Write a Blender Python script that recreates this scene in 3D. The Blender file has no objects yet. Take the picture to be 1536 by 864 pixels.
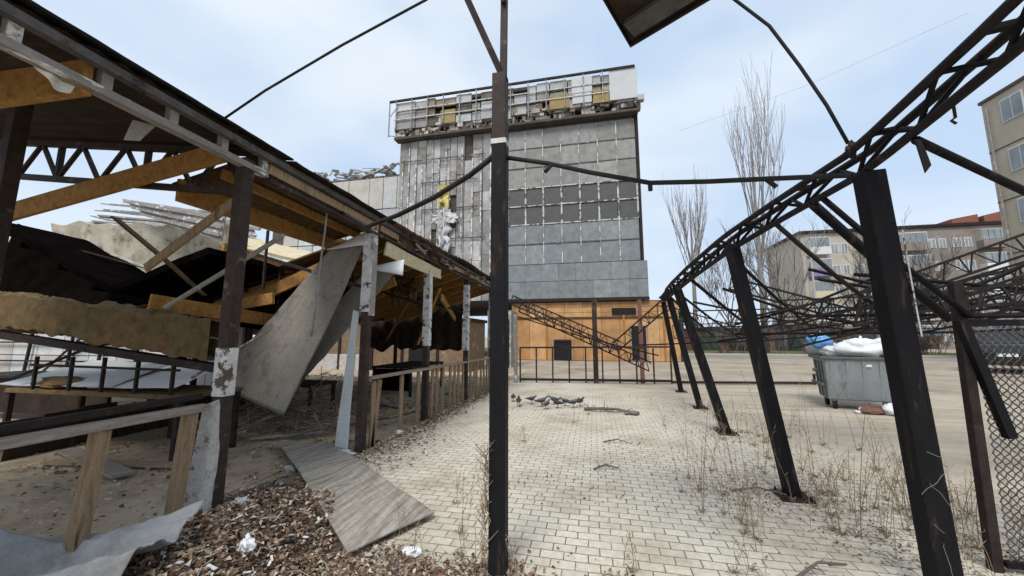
import bpy, bmesh, math, random
from mathutils import Vector, Matrix, noise as mnoise
random.seed(11)
S = bpy.context.scene
COL = S.collection
R = math.radians
V = Vector

# ------------------------------------------------------------------ mesh builder
class MB:
    def __init__(self): self.v = []; self.f = []
    def add(self, vs, fs):
        b = len(self.v); self.v += [V(x) for x in vs]; self.f += [tuple(i + b for i in f) for f in fs]; return self
    def hexa(self, c8):
        return self.add(c8, [(3,2,1,0),(4,5,6,7),(0,1,5,4),(1,2,6,5),(2,3,7,6),(3,0,4,7)])
    def box(self, x0, x1, y0, y1, z0, z1):
        return self.hexa([(x0,y0,z0),(x1,y0,z0),(x1,y1,z0),(x0,y1,z0),(x0,y0,z1),(x1,y0,z1),(x1,y1,z1),(x0,y1,z1)])
    def bar(self, p, q, w, h=None, up=(0,0,1), taper=1.0):
        h = h or w; p = V(p); q = V(q); d = (q-p).normalized(); up = V(up)
        if abs(d.dot(up)) > .98: up = V((0,1,0))
        s = d.cross(up).normalized(); u = s.cross(d).normalized()
        a = lambda c,k: [c+s*(-w/2*k)+u*(-h/2*k), c+s*(w/2*k)+u*(-h/2*k), c+s*(w/2*k)+u*(h/2*k), c+s*(-w/2*k)+u*(h/2*k)]
        return self.hexa(a(p,1)+a(q,taper))
    def tube(self, pts, r, n=8, r1=None, cap=True):
        pts = [V(p) for p in pts]; m = len(pts); r1 = r if r1 is None else r1; b = len(self.v)
        prev = None
        for i, p in enumerate(pts):
            d = (pts[min(i+1,m-1)] - pts[max(i-1,0)]).normalized()
            if prev is None:
                a = V((0,0,1)) if abs(d.z) < .9 else V((1,0,0)); s = d.cross(a).normalized()
            else:
                s = (prev - d*prev.dot(d)).normalized()
            prev = s; u = d.cross(s); rr = r + (r1-r)*i/max(1,m-1)
            for k in range(n):
                t = 2*math.pi*k/n; self.v.append(p + s*math.cos(t)*rr + u*math.sin(t)*rr)
        for i in range(m-1):
            for k in range(n):
                k2 = (k+1) % n
                self.f.append((b+i*n+k, b+i*n+k2, b+(i+1)*n+k2, b+(i+1)*n+k))
        if cap:
            self.f.append(tuple(b+k for k in reversed(range(n)))); self.f.append(tuple(b+(m-1)*n+k for k in range(n)))
        return self
    def sheet(self, fn, nu, nv, th=0.0):
        """surface fn(u,v) with thickness th along its normal"""
        P = [[V(fn(i/nu, j/nv)) for i in range(nu+1)] for j in range(nv+1)]
        b = len(self.v); n1 = nu+1
        for row in P: self.v += row
        for j in range(nv):
            for i in range(nu): self.f.append((b+j*n1+i, b+j*n1+i+1, b+(j+1)*n1+i+1, b+(j+1)*n1+i))
        if th:
            b2 = len(self.v)
            for j in range(nv+1):
                for i in range(nu+1):
                    du = P[j][min(i+1,nu)]-P[j][max(i-1,0)]; dv = P[min(j+1,nv)][i]-P[max(j-1,0)][i]
                    self.v.append(P[j][i] - du.cross(dv).normalized()*th)
            for j in range(nv):
                for i in range(nu): self.f.append((b2+j*n1+i, b2+(j+1)*n1+i, b2+(j+1)*n1+i+1, b2+j*n1+i+1))
            rim = [i for i in range(n1)] + [j*n1+nu for j in range(1,nv+1)] + [nv*n1+i for i in range(nu-1,-1,-1)] + [j*n1 for j in range(nv-1,0,-1)]
            for k in range(len(rim)):
                a, c = rim[k], rim[(k+1)%len(rim)]
                self.f.append((b+a, b2+a, b2+c, b+c))
        return self
    def slab(self, a, b, c, d, th, nu=8, nv=8, rough=0.0, seed=0):
        a,b,c,d = map(V,(a,b,c,d))
        def fn(u,v):
            p = (a*(1-u)+b*u)*(1-v)+(d*(1-u)+c*u)*v
            if rough: p = p + mnoise.noise_vector(p*1.3+V((seed,seed,0)))*rough
            return p
        return self.sheet(fn, nu, nv, th)
    def lathe(self, c, prof, n=16):
        b = len(self.v); c = V(c)
        for (r,z) in prof:
            for k in range(n):
                t = 2*math.pi*k/n; self.v.append(c+V((r*math.cos(t), r*math.sin(t), z)))
        for i in range(len(prof)-1):
            for k in range(n):
                k2=(k+1)%n; self.f.append((b+i*n+k,b+i*n+k2,b+(i+1)*n+k2,b+(i+1)*n+k))
        self.f.append(tuple(b+k for k in reversed(range(n)))); self.f.append(tuple(b+(len(prof)-1)*n+k for k in range(n)))
        return self
    def blob(self, c, rx, ry, rz, n=14, m=9, rough=0, seed=0, zmin=None):
        c = V(c); b = len(self.v)
        for j in range(m+1):
            ph = math.pi*j/m
            for k in range(n):
                t = 2*math.pi*k/n
                d = V((math.sin(ph)*math.cos(t), math.sin(ph)*math.sin(t), math.cos(ph)))
                s = 1 + rough*mnoise.noise(d*2.1+V((seed,seed*.7,0)))+ rough*.5*mnoise.noise(d*5+V((seed,0,seed)))
                p = c+V((d.x*rx*s, d.y*ry*s, d.z*rz*s))
                if zmin is not None: p.z = max(p.z, zmin)
                self.v.append(p)
        for j in range(m):
            for k in range(n):
                k2=(k+1)%n; self.f.append((b+j*n+k,b+(j+1)*n+k,b+(j+1)*n+k2,b+j*n+k2))
        return self
    def build(self, name, mat, parent=None, smooth=False, bevel=0.0, origin=None):
        me = bpy.data.meshes.new(name)
        if parent is None:
            if origin is None:
                xs=[p.x for p in self.v]; ys=[p.y for p in self.v]; zs=[p.z for p in self.v]
                origin = V(((min(xs)+max(xs))/2,(min(ys)+max(ys))/2,min(zs)))
            o0 = V(origin)
        else:
            o0 = V((0,0,0)); q = parent
            while q: o0 += q.location; q = q.parent
        me.from_pydata([p-o0 for p in self.v], [], self.f); me.update()
        bm = bmesh.new(); bm.from_mesh(me)
        bmesh.ops.remove_doubles(bm, verts=bm.verts, dist=1e-5) if smooth else None
        bm.to_mesh(me); bm.free()
        if smooth:
            for p in me.polygons: p.use_smooth = True
        me.materials.append(mat)
        o = bpy.data.objects.new(name, me); COL.objects.link(o)
        if parent is None: o.location = o0
        else: o.parent = parent
        if bevel:
            m = o.modifiers.new('bevel','BEVEL'); m.width = bevel; m.segments = 2; m.limit_method='ANGLE'; m.angle_limit = R(40)
        return o

def tag(o, label, cat, group=None, kind=None):
    if label: o['label'] = label
    if cat: o['category'] = cat
    if group: o['group'] = group
    o['kind'] = kind or 'thing'
    return o
def thing(name, loc, label, cat, group=None):
    o = bpy.data.objects.new(name, None); COL.objects.link(o); o.location = loc; o.empty_display_size=.2
    return tag(o, label, cat, group)
def struct(o): o['kind'] = 'structure'; return o
def copy_tree(o, parent=None):
    c = o.copy(); COL.objects.link(c); c.parent = parent
    for ch in list(o.children): copy_tree(ch, c)
    return c

# ------------------------------------------------------------------ materials
def new_mat(name):
    m = bpy.data.materials.new(name); m.use_nodes = True; nt = m.node_tree
    return m, nt, nt.nodes['Principled BSDF']
def N(nt, t, **k):
    n = nt.nodes.new(t)
    for a, b in k.items():
        if a in n.inputs.keys() if hasattr(n.inputs,'keys') else False: n.inputs[a].default_value = b
        else: setattr(n, a, b)
    return n
def ramp(nt, fac, stops):
    r = nt.nodes.new('ShaderNodeValToRGB'); e = r.color_ramp.elements
    while len(e) < len(stops): e.new(.5)
    for el, (p, c) in zip(e, stops):
        el.position = p; el.color = (*c, 1) if len(c) == 3 else c
    nt.links.new(fac, r.inputs[0]); return r.outputs[0]
def mixc(nt, fac, a, b, mode='MIX'):
    m = nt.nodes.new('ShaderNodeMix'); m.data_type='RGBA'; m.blend_type = mode
    for s, i in ((fac,0),(a,6),(b,7)):
        if hasattr(s,'is_linked') or hasattr(s,'node'): nt.links.new(s, m.inputs[i])
        else: m.inputs[i].default_value = s if i == 0 else (*s,1)
    return m.outputs[2]
def coords(nt, scale=(1,1,1), rot=(0,0,0)):
    tc = nt.nodes.new('ShaderNodeTexCoord'); mp = nt.nodes.new('ShaderNodeMapping')
    mp.inputs['Scale'].default_value = scale; mp.inputs['Rotation'].default_value = rot
    nt.links.new(tc.outputs['Object'], mp.inputs[0]); return mp.outputs[0]
def noise(nt, vec, sc, det=6, rough=.6):
    n = nt.nodes.new('ShaderNodeTexNoise'); n.inputs['Scale'].default_value=sc; n.inputs['Detail'].default_value=det; n.inputs['Roughness'].default_value=rough
    nt.links.new(vec, n.inputs['Vector']); return n.outputs[0]
def bump(nt, bsdf, h, st=.3, dist=.02):
    b = nt.nodes.new('ShaderNodeBump'); b.inputs['Strength'].default_value=st; b.inputs['Distance'].default_value=dist
    nt.links.new(h, b.inputs['Height']); nt.links.new(b.outputs[0], bsdf.inputs['Normal'])
def mat(name, c1, c2, c3=None, scale=6, sv=(1,1,1), rough=.8, metal=0, bmp=.25, patch=None, pscale=2.5, pedge=(.52,.6), grain=None, island=0.0):
    """noise blend c1..c2(..c3); patch: colour in hard-edged worn patches; island: brightness spread per loose piece"""
    m, nt, b = new_mat(name)
    v = coords(nt, sv); n1 = noise(nt, v, scale, 8, .65)
    st = [(.3,c1),(.7,c2)] if c3 is None else [(.25,c1),(.5,c2),(.75,c3)]
    c = ramp(nt, n1, st)
    v0 = coords(nt)
    n2 = noise(nt, v0, 40, 3, .6)
    c = mixc(nt, .35, c, ramp(nt, n2, [(.3,(.45,.45,.45)),(.7,(1,1,1))]), 'MULTIPLY')
    if patch:
        n3 = noise(nt, coords(nt, sv), pscale, 9, .7)
        c = mixc(nt, ramp(nt, n3, [(pedge[0],(0,0,0)),(pedge[1],(1,1,1))]), c, patch)
    if island:
        g = nt.nodes.new('ShaderNodeNewGeometry')
        c = mixc(nt, 1.0, c, ramp(nt, g.outputs['Random Per Island'], [(0,(1-island,)*3),(1,(1+island*.4,)*3)]), 'MULTIPLY')
    nt.links.new(c, b.inputs['Base Color'])
    b.inputs['Roughness'].default_value = rough; b.inputs['Metallic'].default_value = metal
    if rough>.5: b.inputs['Specular IOR Level'].default_value = .12
    if bmp: bump(nt, b, n1 if scale > 3 else n2, bmp, .015)
    return m
def island_mat(name, cols, rough=.8, nscale=8, bmp=.2, dirt=.5):
    """each loose piece takes one of cols, then dirt"""
    m, nt, b = new_mat(name)
    g = nt.nodes.new('ShaderNodeNewGeometry')
    r = nt.nodes.new('ShaderNodeValToRGB'); r.color_ramp.interpolation='CONSTANT'; e = r.color_ramp.elements
    while len(e) < len(cols): e.new(.5)
    for i, (el, c) in enumerate(zip(e, cols)): el.position = i/len(cols); el.color = (*c,1)
    nt.links.new(g.outputs['Random Per Island'], r.inputs[0])
    n1 = noise(nt, coords(nt), nscale, 8, .65)
    c = mixc(nt, dirt, r.outputs[0], ramp(nt, n1, [(.3,(.35,.33,.31)),(.65,(1,1,1))]), 'MULTIPLY')
    nt.links.new(c, b.inputs['Base Color']); b.inputs['Roughness'].default_value = rough
    if bmp: bump(nt, b, n1, bmp, .02)
    return m

M = {}
M['greysteel']=mat('grey_steel',(.07,.066,.064),(.13,.122,.118),scale=8,rough=.7,patch=(.04,.03,.027),pscale=6,pedge=(.55,.66))
M['steel']   = mat('black_steel', (.007,.007,.009),(.013,.012,.013), scale=5, sv=(2.2,2.2,.45), rough=.6, bmp=.25, patch=(.06,.035,.024), pscale=5, pedge=(.58,.68))
M['rust']    = mat('rusty_steel', (.02,.016,.016),(.045,.034,.03), scale=9, rough=.75, patch=(.09,.048,.033), pscale=4, pedge=(.58,.7))
M['chordm']=mat('frame_steel',(.016,.014,.015),(.034,.028,.027),scale=9,rough=.7,patch=(.07,.042,.032),pscale=5,pedge=(.58,.7))
M['brown']   = mat('brown_steel', (.032,.022,.019),(.062,.044,.038), scale=8, rough=.6, patch=(.13,.11,.1), pscale=6, pedge=(.57,.66))
M['peel']    = mat('peeling_white', (.5,.49,.47),(.72,.71,.69), scale=7, rough=.75, patch=(.1,.075,.06), pscale=9, pedge=(.53,.58))
M['greypeel']= mat('peeling_grey', (.22,.2,.19),(.36,.34,.32), scale=7, rough=.75, patch=(.65,.63,.6), pscale=5, pedge=(.57,.62))
M['peelmix']=mat('flaking_white_paint',(.2,.18,.165),(.32,.3,.28),scale=7,sv=(1,.35,1),rough=.75,patch=(.68,.66,.63),pscale=5,pedge=(.55,.6))
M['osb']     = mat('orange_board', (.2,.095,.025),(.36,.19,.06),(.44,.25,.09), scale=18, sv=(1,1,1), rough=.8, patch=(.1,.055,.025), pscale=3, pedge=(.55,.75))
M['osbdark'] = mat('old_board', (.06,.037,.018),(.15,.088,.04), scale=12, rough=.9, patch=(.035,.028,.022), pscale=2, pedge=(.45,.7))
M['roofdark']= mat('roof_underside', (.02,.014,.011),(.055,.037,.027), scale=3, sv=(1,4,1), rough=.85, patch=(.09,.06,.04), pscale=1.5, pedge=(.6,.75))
M['roofblack']=mat('shade_black_roof', (.0025,.002,.002),(.007,.0055,.005), scale=3, rough=.9)  # near-black colour holds the deep shade under the collapsed roof
M['wood']    = mat('weathered_wood', (.19,.125,.075),(.36,.255,.16),(.44,.34,.235), scale=9, sv=(4,4,.5), rough=.85, patch=(.11,.065,.035), pscale=4, pedge=(.56,.66), island=.35)
M['rail']    = mat('weathered_rail', (.2,.165,.14),(.36,.31,.27), scale=9, sv=(4,.6,4), rough=.85)
M['tanwall']=mat('tan_brickwork',(.17,.11,.07),(.27,.19,.125),scale=5,rough=.95,patch=(.33,.27,.2),pscale=2,pedge=(.56,.66))
M['cream']   = mat('cream_board', (.5,.42,.27),(.66,.58,.4), scale=8, rough=.9, patch=(.3,.2,.1), pscale=5, pedge=(.58,.68))
M['moss']    = mat('mossy_beam', (.07,.048,.024),(.14,.1,.05),(.2,.145,.08), scale=7, rough=.95, bmp=.8, patch=(.2,.1,.045), pscale=3, pedge=(.53,.66))
M['beige']   = mat('beige_panel', (.26,.24,.18),(.5,.47,.38),(.64,.61,.52), scale=2.2, rough=.9, bmp=.6, patch=(.17,.14,.1), pscale=3, pedge=(.52,.66))
M['greysheet']=mat('grey_membrane', (.23,.215,.19),(.33,.31,.275), scale=2.5, rough=.7, patch=(.15,.13,.105), pscale=2.6, pedge=(.5,.68))
M['white']   = mat('white_plastic', (.7,.71,.73),(.82,.83,.84), scale=6, rough=.5, patch=(.5,.5,.5), pscale=3, pedge=(.6,.8))
M['dirtywhite']=mat('dirty_foil',(.5,.5,.5),(.68,.68,.68),scale=3,rough=.6,patch=(.35,.34,.33),pscale=2,pedge=(.52,.7))
M['blue']    = mat('blue_plastic', (.08,.28,.62),(.16,.42,.75), scale=6, rough=.4)
M['tarp']    = mat('grey_tarpaulin', (.24,.245,.25),(.35,.355,.36), scale=4, rough=.6, bmp=.1, patch=(.17,.16,.145), pscale=3, pedge=(.52,.7))
M['paleblue']= mat('pale_metal', (.5,.53,.54),(.66,.69,.69), scale=5, sv=(1,1,.4), rough=.6, patch=(.34,.31,.28), pscale=5, pedge=(.6,.68))
M['concrete']= mat('pale_concrete', (.4,.38,.37),(.58,.56,.54), scale=10, rough=.95, bmp=.5, patch=(.2,.16,.13), pscale=12, pedge=(.56,.62))
M['cable']   = mat('black_cable', (.02,.02,.022),(.035,.035,.035), rough=.6, bmp=0)
M['greycable']=mat('grey_cable', (.2,.19,.17),(.32,.3,.28), rough=.7, bmp=0)
M['tree']    = mat('pale_bark', (.2,.18,.17),(.33,.305,.29), scale=3, rough=.95)
M['shrub']   = mat('dark_twigs', (.1,.085,.075),(.2,.175,.16), scale=3, rough=.95)
M['weed']    = mat('dry_stalk', (.26,.185,.12),(.42,.32,.215), scale=9, rough=.95, bmp=0, island=.5)
M['leaf']    = island_mat('dry_leaves', [(.22,.125,.075),(.15,.085,.055),(.33,.215,.14),(.075,.053,.04),(.36,.27,.19),(.165,.105,.07),(.25,.17,.11),(.46,.38,.29),(.09,.06,.042),(.11,.075,.052),(.22,.13,.075),(.55,.5,.43)], .9, 30, 0, .3)
M['scrap']   = island_mat('scraps', [(.62,.62,.6),(.3,.26,.2),(.5,.45,.36),(.12,.1,.08),(.4,.4,.4),(.25,.17,.1),(.7,.7,.7)], .8, 20, 0, .4)
M['floorbit']= island_mat('floor_bits', [(.2,.15,.1),(.1,.075,.05),(.34,.3,.24),(.26,.2,.13),(.15,.12,.09),(.42,.38,.32)], .9, 20, 0, .4)
M['bin']     = mat('galvanised_grey', (.24,.265,.28),(.33,.355,.37), scale=3, sv=(1,1,.35), rough=.5, metal=.25, bmp=.05, patch=(.13,.13,.125), pscale=4, pedge=(.58,.75))
M['bindark'] = mat('dark_grey_bin', (.1,.105,.105),(.16,.165,.165), scale=3, rough=.55, metal=.2, bmp=.05)
M['rubber']  = mat('rubber', (.015,.015,.015),(.03,.03,.03), rough=.8, bmp=0)
M['carblue'] = mat('dark_car_paint', (.012,.015,.022),(.02,.023,.032), rough=.25, bmp=0)
M['glass']   = mat('dark_glass', (.02,.024,.028),(.04,.045,.05), scale=1.5, rough=.12, bmp=0)
M['redlamp'] = mat('red_lamp', (.55,.02,.03),(.7,.05,.06), rough=.2, bmp=0)
M['chrome']  = mat('plate_white', (.7,.7,.7),(.8,.8,.8), rough=.4, bmp=0)
M['winlight']= mat('window_glass', (.16,.19,.21),(.34,.38,.4), scale=.6, rough=.15, bmp=0)
M['apt']     = mat('apartment_concrete', (.44,.4,.33),(.54,.49,.42), scale=.6, rough=.95, patch=(.38,.34,.29), pscale=.5, pedge=(.5,.75))
M['apt2']    = mat('apartment_brick', (.45,.4,.32),(.53,.48,.39), scale=.8, rough=.95, patch=(.38,.335,.27), pscale=.6, pedge=(.5,.75))
M['aptgrey']=mat('grey_brown_facing',(.22,.19,.17),(.32,.285,.255),scale=.5,rough=.95,patch=(.2,.16,.14),pscale=.7,pedge=(.5,.62))
M['redbrick']= mat('red_brick', (.22,.085,.06),(.3,.125,.09), scale=3, rough=.95)
M['purple']  = mat('balcony_purple', (.22,.18,.36),(.3,.26,.44), scale=2, rough=.7, bmp=0)
M['wframe']  = mat('window_white', (.66,.66,.65),(.74,.74,.73), scale=2, rough=.6, bmp=0)
M['yellowish']=mat('balcony_cream', (.6,.54,.36),(.68,.62,.45), scale=2, rough=.7, bmp=0)
M['kiosk']   = mat('rust_red_wall', (.14,.07,.055),(.22,.12,.095), scale=2, rough=.9)
M['green']   = mat('dark_green_paint', (.025,.04,.036),(.05,.07,.062), scale=4, rough=.7)
M['bird']    = island_mat('pigeon_grey', [(.1,.105,.12)], .7, 14, 0, .7)
M['birddark']= mat('pigeon_dark', (.025,.026,.032),(.07,.07,.08), scale=10, rough=.6, bmp=0)
M['birdleg'] = mat('pigeon_leg', (.35,.1,.08),(.42,.14,.11), rough=.8, bmp=0)
M['grassgreen']=mat('short_grass', (.1,.11,.035),(.17,.16,.06), scale=4, rough=.95)
# facade
M['strip']   = island_mat('weathered_strips', [(.3,.3,.295),(.4,.4,.4),(.26,.24,.22),(.5,.49,.475),(.33,.33,.33),(.36,.33,.28),(.44,.44,.44),(.29,.28,.27),(.38,.37,.36)], .8, 1.6, .3, .75)
M['panel']   = island_mat('facade_panels', [(.25,.25,.235),(.3,.3,.285),(.27,.265,.25),(.33,.325,.3),(.24,.24,.225)], .75, 2.2, .3, .6)
M['panelblue']=island_mat('facade_blue_panels', [(.2,.22,.23),(.23,.25,.26),(.25,.27,.275),(.21,.235,.245)], .7, 2.2, .3, .6)
M['paneldark']=island_mat('boarded_windows', [(.085,.085,.082),(.105,.105,.1),(.07,.07,.07),(.13,.125,.115)], .6, 2.5, .1, .5)
M['joint']   = mat('broken_joints', (.5,.49,.46),(.62,.61,.58), scale=2, rough=.9, bmp=0, patch=(.12,.11,.1), pscale=2.2, pedge=(.5,.53))
M['seam']    = mat('dark_seam', (.06,.06,.058),(.12,.12,.115), scale=2, rough=.9, bmp=0, patch=(.45,.45,.43), pscale=3, pedge=(.6,.64))
M['dotted']  = mat('chalky_joint', (.26,.26,.245),(.34,.335,.32), scale=2, rough=.9, bmp=0, patch=(.68,.67,.64), pscale=2.3, pedge=(.5,.52))
M['parapet'] = island_mat('parapet_panels', [(.38,.38,.38),(.26,.25,.24),(.12,.1,.085),(.45,.45,.45),(.2,.16,.12),(.5,.5,.51),(.3,.26,.18),(.16,.13,.11)], .8, 2, .3, .6)
for i,(a,b_) in enumerate([((.34,.34,.34),(.46,.46,.46)),((.24,.23,.22),(.33,.32,.31)),((.1,.085,.07),(.17,.15,.12)),((.42,.43,.44),(.56,.57,.58)),((.26,.22,.16),(.36,.31,.23))]):
    M['par%d'%i]=mat('parapet_sheet',a,b_,scale=1.5,rough=.8,patch=(.2,.18,.16),pscale=1.3,pedge=(.54,.68))
M['lightpanel']=mat('light_panel', (.48,.49,.5),(.6,.61,.62), scale=1.2, rough=.6, patch=(.32,.32,.31), pscale=1.2, pedge=(.56,.75))
M['rubble']  = island_mat('loose_cladding', [(.1,.085,.07),(.2,.18,.15),(.38,.36,.33),(.06,.05,.045),(.5,.49,.47),(.27,.2,.14)], .9, 3, .2, .6)
M['core']    = mat('building_core', (.07,.062,.055),(.13,.115,.1), scale=1, rough=.95)
M['ochre']   = mat('ochre_board', (.28,.21,.09),(.36,.28,.14), scale=2, rough=.9)
M['ply']     = island_mat('plywood', [(.5,.27,.11),(.56,.32,.14),(.46,.24,.095),(.6,.36,.17),(.42,.23,.1)], .8, 1.1, .2, .65)
M['blackhole']=mat('dark_opening', (.012,.012,.013),(.025,.025,.027), rough=.6, bmp=0)
M['yellow']  = mat('yellow_foil', (.55,.47,.16),(.62,.55,.26), scale=4, rough=.8)
M['wing']    = island_mat('wing_panels', [(.5,.51,.52),(.58,.59,.6),(.44,.45,.46),(.62,.63,.63),(.5,.47,.43)], .8, 1.3, .1, .45)

def paver_mat():
    m, nt, b = new_mat('concrete_pavers')
    v = coords(nt)
    wob = nt.nodes.new('ShaderNodeMix'); wob.data_type='VECTOR'
    nz = nt.nodes.new('ShaderNodeTexNoise'); nz.inputs['Scale'].default_value=3.0; nt.links.new(v, nz.inputs['Vector'])
    sub = nt.nodes.new('ShaderNodeVectorMath'); sub.operation='SUBTRACT'; sub.inputs[1].default_value=(.5,.5,.5); nt.links.new(nz.outputs[1], sub.inputs[0])
    sc = nt.nodes.new('ShaderNodeVectorMath'); sc.operation='SCALE'; sc.inputs['Scale'].default_value=.02; nt.links.new(sub.outputs[0], sc.inputs[0])
    ad = nt.nodes.new('ShaderNodeVectorMath'); ad.operation='ADD'; nt.links.new(v, ad.inputs[0]); nt.links.new(sc.outputs[0], ad.inputs[1])
    br = nt.nodes.new('ShaderNodeTexBrick'); nt.links.new(ad.outputs[0], br.inputs['Vector'])
    br.offset=.5; br.inputs['Scale'].default_value=1; br.inputs['Brick Width'].default_value=.175; br.inputs['Row Height'].default_value=.105
    br.inputs['Mortar Size'].default_value=.005; br.inputs['Mortar Smooth'].default_value=.25; br.inputs['Bias'].default_value=0
    br.inputs['Color1'].default_value=(.62,.575,.475,1); br.inputs['Color2'].default_value=(.55,.505,.415,1); br.inputs['Mortar'].default_value=(.15,.125,.1,1)
    dirt = noise(nt, v, .9, 8, .68)
    c = mixc(nt, ramp(nt, dirt, [(.46,(0,0,0)),(.74,(.85,.85,.85))]), br.outputs[0], (.27,.21,.145))
    fine = noise(nt, v, 22, 5, .7)
    c = mixc(nt, .45, c, ramp(nt, fine, [(.28,(.4,.37,.33)),(.55,(1,1,1))]), 'MULTIPLY')
    dust = noise(nt, v, 2.4, 8, .7)      # dust filling joints
    c = mixc(nt, ramp(nt, dust, [(.5,(0,0,0)),(.66,(.55,.55,.55))]), c, (.48,.435,.36))
    # wind-blown dust over the yard side, beyond the leaning posts and towards the far fence
    sp = nt.nodes.new('ShaderNodeSeparateXYZ'); nt.links.new(v, sp.inputs[0])
    def mth(op,a,b2):
        q=nt.nodes.new('ShaderNodeMath'); q.operation=op
        for i_,x_ in enumerate((a,b2)):
            if hasattr(x_,'node'): nt.links.new(x_,q.inputs[i_])
            else: q.inputs[i_].default_value=x_
        return q.outputs[0]
    edge = mth('ADD', mth('MULTIPLY',sp.outputs[0],.3), mth('MULTIPLY',sp.outputs[1],.13))
    edge = mth('ADD', edge, mth('MULTIPLY',noise(nt,v,.8,6,.6),.9))
    c = mixc(nt, ramp(nt, mth('SUBTRACT',edge,1.8), [(0,(0,0,0)),(.8,(.85,.85,.85))]), c, ramp(nt, noise(nt,coords(nt,(.35,1.4,1)),1.5,8,.7), [(.3,(.25,.2,.145)),(.7,(.5,.44,.355))]))
    nt.links.new(c, b.inputs['Base Color']); b.inputs['Roughness'].default_value=.9; b.inputs['Specular IOR Level'].default_value=.2
    inv = nt.nodes.new('ShaderNodeMath'); inv.operation='SUBTRACT'; inv.inputs[0].default_value=1; nt.links.new(br.outputs['Fac'], inv.inputs[1])
    bump(nt, b, inv.outputs[0], .6, .012)
    return m
M['paver'] = paver_mat()
def ground_mat(name, a, b_, c_, s=.7, bump_s=.5):
    m, nt, b = new_mat(name); v = coords(nt)
    c = ramp(nt, noise(nt, v, s, 9, .7), [(.3,a),(.5,b_),(.72,c_)])
    c = mixc(nt, .5, c, ramp(nt, noise(nt, v, 17, 6, .75), [(.3,(.4,.38,.36)),(.6,(1,1,1))]), 'MULTIPLY')
    nt.links.new(c, b.inputs['Base Color']); b.inputs['Roughness'].default_value=.95
    bump(nt, b, noise(nt, v, 9, 8, .7), bump_s, .03); return m
M['yard']  = ground_mat('dusty_yard', (.19,.15,.11),(.36,.305,.235),(.48,.42,.34), .45, .9)
M['dirt']  = ground_mat('dirt_floor', (.2,.15,.1),(.42,.33,.225),(.52,.44,.33), 1.1, .9)
M['soil']  = ground_mat('leafy_soil', (.05,.035,.025),(.11,.075,.05),(.2,.15,.1), 5, 1)
M['asphalt']= ground_mat('old_asphalt', (.16,.14,.115),(.27,.24,.2),(.34,.3,.25), .5)
M['plank'] = mat('grey_board_sheet', (.17,.15,.12),(.36,.335,.29),(.48,.455,.41), scale=5, sv=(5,.5,1), rough=.75, patch=(.17,.125,.085), pscale=3, pedge=(.45,.68))

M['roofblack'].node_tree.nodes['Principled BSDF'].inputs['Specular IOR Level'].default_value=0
# ------------------------------------------------------------------ ground
def plane(name, m, x0,x1,y0,y1,z, n=1):
    o = MB().add([(x0,y0,0),(x1,y0,0),(x1,y1,0),(x0,y1,0)],[(0,1,2,3)]).build(name, m, origin=(0,0,0)); o.location.z = z
    return struct(o)
plane('ground', M['yard'], -600, 600, -60, 900, -.012)
plane('paving', M['paver'], -3.05, 9.5, -3, 14.0, 0)
plane('dirt_floor', M['dirt'], -20, -3.05, -3, 18, 0)
plane('road', M['asphalt'], 3.5, 160, 31, 37, -.008)
k = MB(); k.box(3.5,160,37,37.2,-.01,.12); struct(k.build('kerb', M['concrete']))
tag(MB().sheet(lambda u,v:(8+60*u, 37.3+9*v, .05+.12*mnoise.noise(V((u*30,v*6,0)))),60,8).build('grass_verge', M['grassgreen']), None, None, kind='structure')

# leaf mound and drifts
def leaf_h(x,y):
    """height of the soil heap under the leaves along the stall edge"""
    e = max(0, 1-((x+2.85)/.7)**2)*max(0,1-((y-2.3)/1.35)**2)
    return .16*e**.7 if e>0 else 0
hb = MB(); hb.sheet(lambda u,v:(-3.6+1.7*u, .9+2.8*v, leaf_h(-3.6+1.7*u,.9+2.8*v)+.006+.012*mnoise.noise(V((u*9,v*12,3)))*(leaf_h(-3.6+1.7*u,.9+2.8*v)>0)), 30, 40)
struct(hb.build('soil_heap', M['soil'], smooth=True))
def leaves(n, sampler, smin, smax, mb):
    for _ in range(n):
        x,y,z = sampler()
        s = random.uniform(smin,smax); a = random.uniform(0,6.28)
        d = V((math.cos(a),math.sin(a),random.uniform(-.5,.5))).normalized(); w = V((-math.sin(a),math.cos(a),random.uniform(-.6,.6))).normalized()
        c = V((x,y,z+s*.25)); k = random.uniform(.18,.5); b = V((0,0,s*random.uniform(-.1,.45)))
        mb.add([c-d*s*.5, c-w*s*k+b, c+w*s*k+b, c+d*s*.5, c], [(0,4,1),(0,2,4),(4,3,1),(2,3,4)])
lm = MB()
def samp_heap():
    while True:
        x = random.gauss(-2.8,.45); y = random.gauss(2.35,.6)
        if -3.75<x<-1.5 and y>1.0 and y < 3.7 and not((x+2.6)*1.0+(y-3.0)*.85>.42): return x,y,leaf_h(x,y)+random.random()*.03
leaves(8500, samp_heap, .012,.06, lm)
def samp_bottom():
    x=random.uniform(-2.5,-.75); return x, random.gauss(2.33,.14)+.1*(x+2.5)*.9, random.random()*.03
leaves(2600, samp_bottom, .012,.05, lm)
def samp_drift():
    y = random.uniform(3.6,11.5); x = -3.15+abs(random.gauss(0,.28))*(1.3 if 4.2<y<6 else .7)
    return x,y,random.random()*.03
leaves(2300, samp_drift, .025,.065, lm)
def samp_front():
    x = random.uniform(-1.9,.25); y = 2.62+random.gauss(0,.1)+.1*math.sin(x*7)
    return x,y,random.random()*.02
leaves(900, samp_front, .02,.05, lm)
def samp_inner():
    return random.uniform(-7,-3.1), random.uniform(2,9), random.random()*.02
leaves(1600, samp_inner, .02,.06, lm)
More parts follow.
